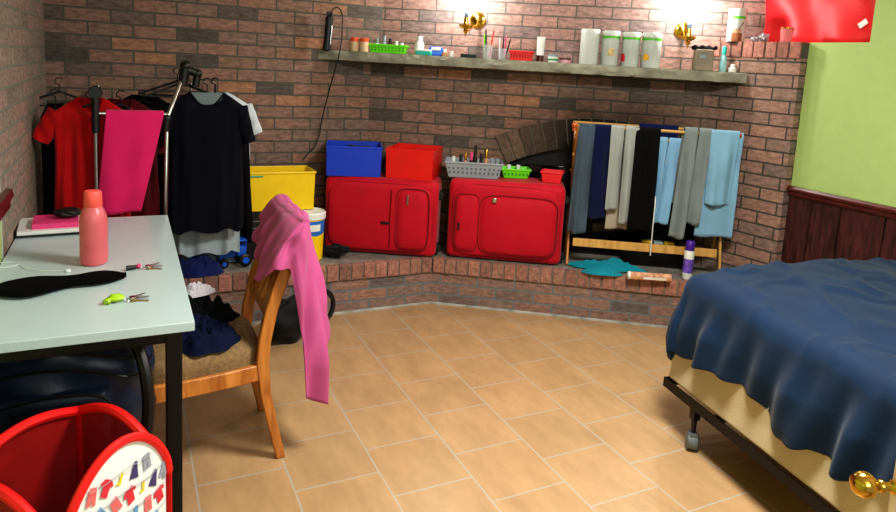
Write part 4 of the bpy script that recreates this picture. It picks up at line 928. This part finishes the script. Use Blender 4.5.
# ================================================================== ledge above the return
t = thing('food_tub', 'white tub with green band and brown drink picture on the brick ledge', 'tub', (3.335, 2.965, CAP), 0)
r = .05; h = .2
mb = MB(); mb.lathe([(0, 0), (r, 0), (r+.002, .005), (r+.002, h*.87)], n=36); mb.build('body', m_can, t)
mb = MB(); mb.lathe([(r+.004, h*.87), (r+.004, h*.98), (0, h)], n=36); mb.build('lid', m_can, t)
A0 = math.atan2(-2.9, -3.3)
def patch(m, a0, a1, z0, z1, nm2, e=.0035, shape=None):
    mb = MB(); mb.grid(lambda u, v: ((r+e)*math.cos(A0+a0+(a1-a0)*u), (r+e)*math.sin(A0+a0+(a1-a0)*u), (z0+(z1-z0)*v) if not shape else shape(u, v, z0, z1)), 16, 8); mb.build(nm2, m, t)
patch(m_cang, -.5, 1.0, .135, .152, 'green_band'); patch(mat('drink_brown', (150, 90, 56), .5, var=.5, scale=40), -.45, .75, .0, .05, 'drink_picture'); patch(mat('drink_cream', (198, 156, 120), .5, var=.3, scale=30), -.35, .6, .05, .075, 'drink_foam')
mb = MB(); a = A0+.5; mb.tube([((r+.005)*math.cos(A0+.25), (r+.005)*math.sin(A0+.25), .07), ((r+.005)*math.cos(A0+.75), (r+.005)*math.sin(A0+.75), .115)], .003, 6); mb.build('straw_picture', m_rail, t)
m_foil = mat('crumpled_foil', (170, 170, 176), .3, .6, var=.5, scale=60, bump=.8, bscale=90)
for (x, y, r_, l) in ((3.36, 2.845, .017, 'small foil-wrapped sweet beside the tub on the ledge'), (3.375, 2.79, .026, 'larger crumpled foil ball in front of the red bag')):
    mb = MB(); mb.ball((0, 0, r_), r_*1.05, 16, (1.1, 1, .95), .6, 5); tag(mb.build('foil_ball', m_foil, smooth=0), l, 'foil', None, (x, y, CAP))
t = thing('glass_tumbler', 'red-tinted glass tumbler with gold rim on the brick ledge', 'glass', (3.40, 2.66, CAP)); mb = MB(); mb.lathe([(0, .004), (.031, .0), (.036, .082), (.0345, .082), (.029, .01), (0, .01)], n=28); mb.build('tumbler', mat('pink_glass', (240, 150, 150), .08, alpha=.45, var=.05), t)
mb = MB(); mb.lathe([(.0365, .076), (.0368, .083), (.034, .083)], n=28); mb.build('rim', m_brass, t)
# big red bag filling the niche
t = thing('red_bag', 'large bright red fabric bag stuffed into the niche on the ledge', 'bag', (3.70, 2.63, CAP), 0)
mb = MB()
def bagf(u, v):
    a = 2*PI*u; c, s = math.cos(a), math.sin(a); k = 5; rr = (abs(c)**k+abs(s)**k)**(-1/k)
    hgt = .56; z = hgt*v; b = 1-.10*v-.9*max(0, (v-.88)/.12)**2 if v > .04 else .93+.07*v/.04
    f = .012*math.sin(a*9+v*7)+.03*noise.noise(Vector((c*2.2, s*2.2, v*3)))
    return ((.165*c*rr)*b+f*c, ((.395)*s*rr)*b+f*s*.6, z+.012*noise.noise(Vector((c*3, s*3, 1))))
mb.grid(bagf, 90, 40, True); c_bag = mat('red_nylon', (224, 18, 30), .5, var=.06, bump=.1); mb.build('body', c_bag, t, smooth=80)
mb = MB(); mb.box((-.178, -.33, .105), (.004, .05, .03), (R(-35), 0, 0)); mb.build('white_tag', m_white, t, smooth=0)

# ================================================================== cloth over the chair back
c_rose = cloth('dusty_pink_cloth', (180, 82, 130), .06, bump=.2)
def shawl(u, v):
    # u runs around the chair back: far side -> near left -> near right -> far right ; v from the rail down
    K = [(0, .49, 2.76, .74), (.16, .455, 2.58, .72), (.30, .415, 2.42, .68), (.38, .41, 2.31, .69), (.46, .455, 2.262, .75), (.54, .515, 2.255, .74), (.58, .545, 2.256, .52), (.61, .56, 2.256, .46), (.64, .575, 2.262, .25), (.74, .655, 2.285, .20), (.82, .685, 2.38, .33), (.9, .69, 2.52, .45), (1, .67, 2.72, .55)]
    for (a, xa, ya, za), (b, xb, yb, zb) in zip(K, K[1:]):
        if a <= u <= b+1e-9:
            t_ = (u-a)/(b-a); hx, hy, hz = xa+(xb-xa)*t_, ya+(yb-ya)*t_, za+(zb-za)*t_; break
    # top line along the rail
    tx, ty = .565+.028*(1 if u > .5 else -1)*min(1, abs(u-.5)*6), 2.71 - (.425*min(1, max(0, (u if u < .5 else 1-u)/.42)))
    tz = .902+.012*noise.noise(Vector((ty*9, 0, 0)))
    cv = min(1, v/.08); v2 = max(0, (v-.08)/.92); k = v2**.6
    tx = .565+(tx-.565)*math.sin(cv*PI/2); tz = tz+.012-.014*(1-math.cos(cv*PI/2))
    ty = min(ty, 2.71); x = tx+(hx-tx)*k; y = ty+(hy-ty)*min(1, k*1.15); z = tz+(hz-tz)*v2
    v = v2; am = .016*min(1, v*1.8)
    f = am*(math.sin(u*46+1.2*math.sin(v*4))+.5*math.sin(u*83+v*5))
    ang = u*PI
    nx_, ny_ = (-math.cos(ang), -math.sin(ang))
    ln = .02*noise.noise(Vector((u*6, v*3, 5)))*min(1, v*3)
    return (x+nx_*(f+ln), y+ny_*(f+ln)*.7-.0, z)
mb = MB(); mb.grid(shawl, 150, 60)
tag(mb.build('pink_shawl', c_rose, smooth=80, solid=.003), 'dusty pink cloth draped over the back of the oak chair', 'cloth')
heap('folded_clothes', 'dark navy garment heaped on the tan chair seat', 'clothes', cloth('deep_navy', (10, 18, 48), .12, sheen=0), (.24, 2.42, .452), R(10), .11, .13, .075, 2)
heap('folded_clothes', 'black clothes heaped on the far side of the chair seat', 'clothes', c_blk, (.22, 2.62, .452), R(0), .17, .09, .10, 6)
heap('white_socks', 'white socks bundled behind the dark clothes beyond the desk corner', 'socks', mat('white_sock', (190, 186, 190), .9, bump=.3), (.24, 2.66, .545), R(20), .075, .04, .045, 12)
heap('folded_clothes', 'royal navy cloth piled on the hearth below the hanging grey garment', 'clothes', c_nvb, (.33, 3.70, HZ), R(-10), .13, .085, .10, 15)
heap('plastic_wrapper', 'pale crumpled plastic behind the toy tractor on the hearth', 'wrapper', mat('pale_wrap', (150, 164, 172), .4, bump=.3), (.47, 3.95, HZ), 0, .20, .12, .10, 18)

# black bag on the floor behind the chair
t = thing('black_backpack', 'black backpack with looped strap on the floor behind the chair', 'backpack', (.74, 3.34, 0), R(15))
mb = MB(); mb.ball((0, 0, .115), .137, 28, (.95, .62, .85), .3, 7); mb.build('body', cloth('black_nylon', (14, 14, 16), .1, .6), t)
mb = MB(); mb.tube(smoothp([(.08, -.05, .22), (.17, -.06, .26), (.23, -.06, .21), (.22, -.06, .12), (.12, -.06, .06)]), .013, 8); mb.build('strap', m_black, t)

# ================================================================== under the desk
c_bp = mat('navy_nylon', (26, 40, 62), .42, var=.35, scale=7, bump=.25, bscale=18)
t = thing('navy_backpack', 'big dark navy backpack stuffed under the desk behind the red hamper', 'backpack', (-.165, 2.27, 0), R(-6))
mb = MB()
def bpf(u, v):
    a = 2*PI*u; c, s = math.cos(a), math.sin(a); k = 2.8; rr = (abs(c)**k+abs(s)**k)**(-1/k); z = .655*v
    b = (1-.08*(1-v)) if v < .7 else max(0, 1-((v-.7)/.3)**2.6)**.5*(.94+.06)
    wr = .014*noise.noise(Vector((c*3, s*3, v*9)))+.008*math.sin(v*30+c*5)
    return (.235*c*rr*b+wr*c, .155*s*rr*b+wr*s, z)
mb.grid(bpf, 64, 36, True); mb.build('body', c_bp, t, smooth=80)
mb = MB(); mb.box((-.02, -.15, .30), (.30, .06, .36)); mb.build('front_pocket', c_bp, t, bevel=.03, seg=4, smooth=60)
mb = MB(); mb.tube(smoothp([(-.16, -.20, .46), (0, -.205, .49), (.13, -.20, .46), (.15, -.19, .3)]), .004, 6); mb.build('pocket_zip', m_black, t)
for k, (za, zb) in enumerate(((.60, .56), (.55, .50), (.20, .18))):
    mb = MB(); mb.tube(smoothp([(-.22, -.13, zb), (-.1, -.172, za), (.05, -.175, za), (.19, -.14, zb), (.235, -.05, zb+.02)]), .0045, 6); mb.build('zip', m_black, t)
mb = MB(); mb.box((.0, -.175, .33), (.24, .03, .012), (0, R(-4), 0)); mb.box((.0, -.18, .42), (.24, .02, .010), (0, R(5), 0)); mb.build('webbing', m_black, t, bevel=.003)
mb = MB(); mb.tube(smoothp([(.13, -.06, .62), (.19, -.11, .60), (.225, -.16, .52), (.235, -.19, .40), (.215, -.20, .28), (.17, -.17, .24)]), [.018]*31, 8); mb.build('strap', m_black, t)
mb = MB(); mb.tube(smoothp([(-.05, .02, .64), (-.04, .02, .685), (.05, .02, .685), (.06, .02, .64)]), .008, 8); mb.build('top_handle', mat('mint_handle', (90, 170, 140), .5), t)

# pop-up laundry hamper
m_mesh = mat('red_hamper_mesh', (150, 10, 12), .6, alpha=.86, var=.15); m_tape = mat('red_tape', (226, 22, 22), .5)
hp = thing('laundry_hamper', 'red pop-up mesh hamper with clothes-print front panel, under the desk', 'hamper', (0, 0, 0))
NR, NL, FR, FL = (.085, 1.705), (-.135, 1.505), (-.125, 1.955), (-.365, 1.745)
def rimz(u, z0, z1, b, k=.55): return z0+(z1-z0)*u+b*math.sin(PI*u)**k
panels = [(NL, NR, .40, .42, .165, 'printed_panel'), (NR, FR, .42, .495, .07, 'mesh_panel'), (FR, FL, .495, .47, .045, 'mesh_panel'), (FL, NL, .47, .40, .06, 'mesh_panel')]
# printed front panel material: white with a small scatter of garment shapes built as meshes
m_print = mat('white_print_cloth', (226, 232, 228), .6, var=.02)
for (a, b, z0, z1, bg, nm2) in panels:
    mb = MB(); bulge = .012; kk_ = .55 if 'print' in nm2 else 1
    n_out = Vector((b[1]-a[1], -(b[0]-a[0]))).normalized()
    def f(u, v, a=a, b=b): 
        z = .01+(rimz(u, z0, z1, bg, kk_)-.01)*v; o = bulge*math.sin(PI*u)*math.sin(PI*v)
        return (a[0]+(b[0]-a[0])*u+n_out.x*o, a[1]+(b[1]-a[1])*u+n_out.y*o, z)
    mb.grid(f, 40, 24); pn = mb.build(nm2, m_print if 'print' in nm2 else m_mesh, hp, smooth=80)
    mb = MB(); pts = []
    for i in range(81):
        u = i/80; p = f(u, 1); pts.append(p)
    mb.tube(pts, .011 if 'print' in nm2 else .013, 8); mb.tube([f(0, 0), f(0, .5), f(0, 1)], .009, 8); mb.tube([f(1, 0), f(1, .5), f(1, 1)], .009, 8); mb.tube([f(k/10, 0) for k in range(11)], .008, 8); mb.build('edge_tape', m_tape, hp)
    if 'print' in nm2:
        # washing-line print: flat little garments
        ex = Vector((b[0]-a[0], b[1]-a[1], 0)); Lw = ex.length; ex.normalize(); no = Vector((n_out.x, n_out.y, 0))
        shp = {'shirt': [(-.3, .5), (-.6, .2), (-.42, .05), (-.3, .2), (-.3, -.5), (.3, -.5), (.3, .2), (.42, .05), (.6, .2), (.3, .5)],
               'trousers': [(-.3, .5), (-.38, -.5), (-.08, -.5), (0, .1), (.08, -.5), (.38, -.5), (.3, .5)],
               'dress': [(-.15, .5), (-.2, .15), (-.42, -.5), (.42, -.5), (.2, .15), (.15, .5)],
               'sock': [(-.15, .5), (-.15, -.2), (-.45, -.35), (-.4, -.5), (.15, -.45), (.15, .5)]}
        pc = {k: mat('print_'+k, c, .6, var=.02) for k, c in dict(red=(214, 50, 66), green=(110, 176, 80), yellow=(226, 206, 60), blue=(96, 160, 200), dark=(70, 60, 110), coral=(236, 110, 110), grey=(150, 156, 170)).items()}
        row = 0
        for zr in (.54, .49, .435, .38, .325, .27, .21, .15, .09):
            line = MB(); lp = []
            for k in range(13):
                u = .06+.88*k/12
                if zr+.02 < rimz(u, z0, z1, bg)-.012: lp.append(Vector((a[0], a[1], 0))+ex*(u*Lw)+no*(.014*math.sin(PI*u)+.003)+Vector((0, 0, zr+.02+.004*math.cos(k))))
            if len(lp) > 2: line.tube(lp, .0008, 4); line.build('printed_line', pc['grey'], pn)
            else: line.bm.free()
            for k in range(9):
                u = .07+.125*k+(.05 if row % 2 else 0)+.01*math.sin(k*5+row)
                if u > .95 or zr+.022 > rimz(u, z0, z1, bg)-.018: continue
                nm3 = list(shp)[(k*3+row*2) % 4]; col = list(pc)[(k*2+row*3) % 7]; big = .042 if nm3 != 'sock' else .03
                v0 = f(u, min(1, zr/rimz(u, z0, z1, bg)))
                c0 = Vector((v0[0], v0[1], zr))+no*.0035; rot = .5*math.sin(k*7+row*3)
                P = []
                for x, z in shp[nm3]:
                    x2, z2 = x*math.cos(rot)-z*math.sin(rot), x*math.sin(rot)+z*math.cos(rot); P.append(c0+ex*(x2*big*.75)+Vector((0, 0, z2*big)))
                mb = MB(); mb._add(P, [tuple(range(len(P)))]); mb.build('printed_garment', pc[col], pn, smooth=0)
            row += 1
mb = MB(); mb._add([(*NL, .012), (*NR, .012), (*FR, .012), (*FL, .012)], [(0, 1, 2, 3)]); mb.build('base', m_mesh, hp, smooth=0)
heap('laundry', 'dark laundry lying inside the red hamper', 'laundry', c_mar, (-.14, 1.74, .02), 0, .12, .12, .22, 22)

# ================================================================== open door at the right edge with its brass knob
m_door = mat('cream_door_paint', (226, 196, 160), .5, var=.03)
dx, dy = 1.166, .598
de = Vector((dx, dy)); dd = (Vector((1.36, -.15))-de).normalized(); dl = .76
mb = MB(); c = de+dd*dl/2; side = Vector((-dd.y, dd.x)); side = side if side.x > 0 else -side
c = c+side*.02; mb.box((c.x, c.y, 1.0), (dl, .035, 1.98), (0, 0, math.atan2(dd.y, dd.x))); d_ = struct(mb.build('door_1', m_door, smooth=0, bevel=.003))
kp = Vector((1.083, .595, .836)); kd = Vector((-.94, .30, 0)).normalized()
kd = -Vector((1.128-1.083, .571-.595, -.001)).normalized()
q = Matrix.Translation(kp) @ (-kd).to_track_quat('Z', 'Y').to_matrix().to_4x4()
mb = MB(); mb.lathe([(0, -.021), (.007, -.021), (.013, -.0185), (.017, -.014), (.0205, -.007), (.0215, 0), (.0205, .006), (.016, .013), (.010, .018), (.0085, .022), (.0105, .025), (.0105, .029), (.0075, .032), (.0075, .040), (.012, .044), (.012, .05), (.009, .055), (.009, .075), (.026, .078), (.028, .084), (0, .084)], n=36, mtx=q); kn = mb.build('handle', m_brass, d_)

# ================================================================== camera and light
f_, pit, yaw, rol = 667., .143, .466, -.057
cp, sp, cy, sy = math.cos(pit), math.sin(pit), math.cos(yaw), math.sin(yaw)
fw = Vector((sy*cp, cy*cp, -sp)); rt = Vector((cy, -sy, 0)); dn = fw.cross(rt)
cr, sr_ = math.cos(rol), math.sin(rol)
r2 = rt*cr+dn*sr_; d2 = -rt*sr_+dn*cr
cam = bpy.data.cameras.new('camera'); co = bpy.data.objects.new('camera', cam); COL.objects.link(co)
M = Matrix.Identity(4)
for i in range(3): M[i][0] = r2[i]; M[i][1] = -d2[i]; M[i][2] = -fw[i]; M[i][3] = (0, 0, CAMH)[i]
co.matrix_world = M
cam.sensor_fit = 'HORIZONTAL'; cam.sensor_width = 36; cam.lens = f_/896*36; cam.shift_x = -9.7/896; cam.shift_y = -95/896; cam.clip_start = .02
SC.camera = co
def light(nm, typ, loc, e, col, size=.1, target=None, sy_=None):
    l = bpy.data.lights.new(nm, typ); l.energy = e; l.color = col
    if typ == 'AREA':
        l.size = size
        if sy_: l.shape = 'RECTANGLE'; l.size_y = sy_
    elif typ == 'POINT': l.shadow_soft_size = size
    o = bpy.data.objects.new(nm, l); COL.objects.link(o); o.location = loc
    if target: o.rotation_euler = (Vector(target)-Vector(loc)).to_track_quat('-Z', 'Y').to_euler()
    return o
light('ceiling_light', 'AREA', (1.5, 1.3, 2.3), 68, (1, .97, .92), .55)
light('rear_area_light', 'AREA', (.4, -.9, 1.9), 18, (.92, .96, 1), 1.0, (1.2, 3, .6))  # unseen broad cool area light behind the camera, aimed into the room
for b in BULBS: light('sconce_bulb_light', 'POINT', b, 12, (1, .97, .94), .035)
w = bpy.data.worlds.new('world'); SC.world = w; w.use_nodes = True
w.node_tree.nodes['Background'].inputs[0].default_value = (.95, .97, 1, 1); w.node_tree.nodes['Background'].inputs[1].default_value = .35
SC.view_settings.view_transform = 'Standard'; SC.view_settings.look = 'Medium High Contrast'; SC.view_settings.exposure = .2
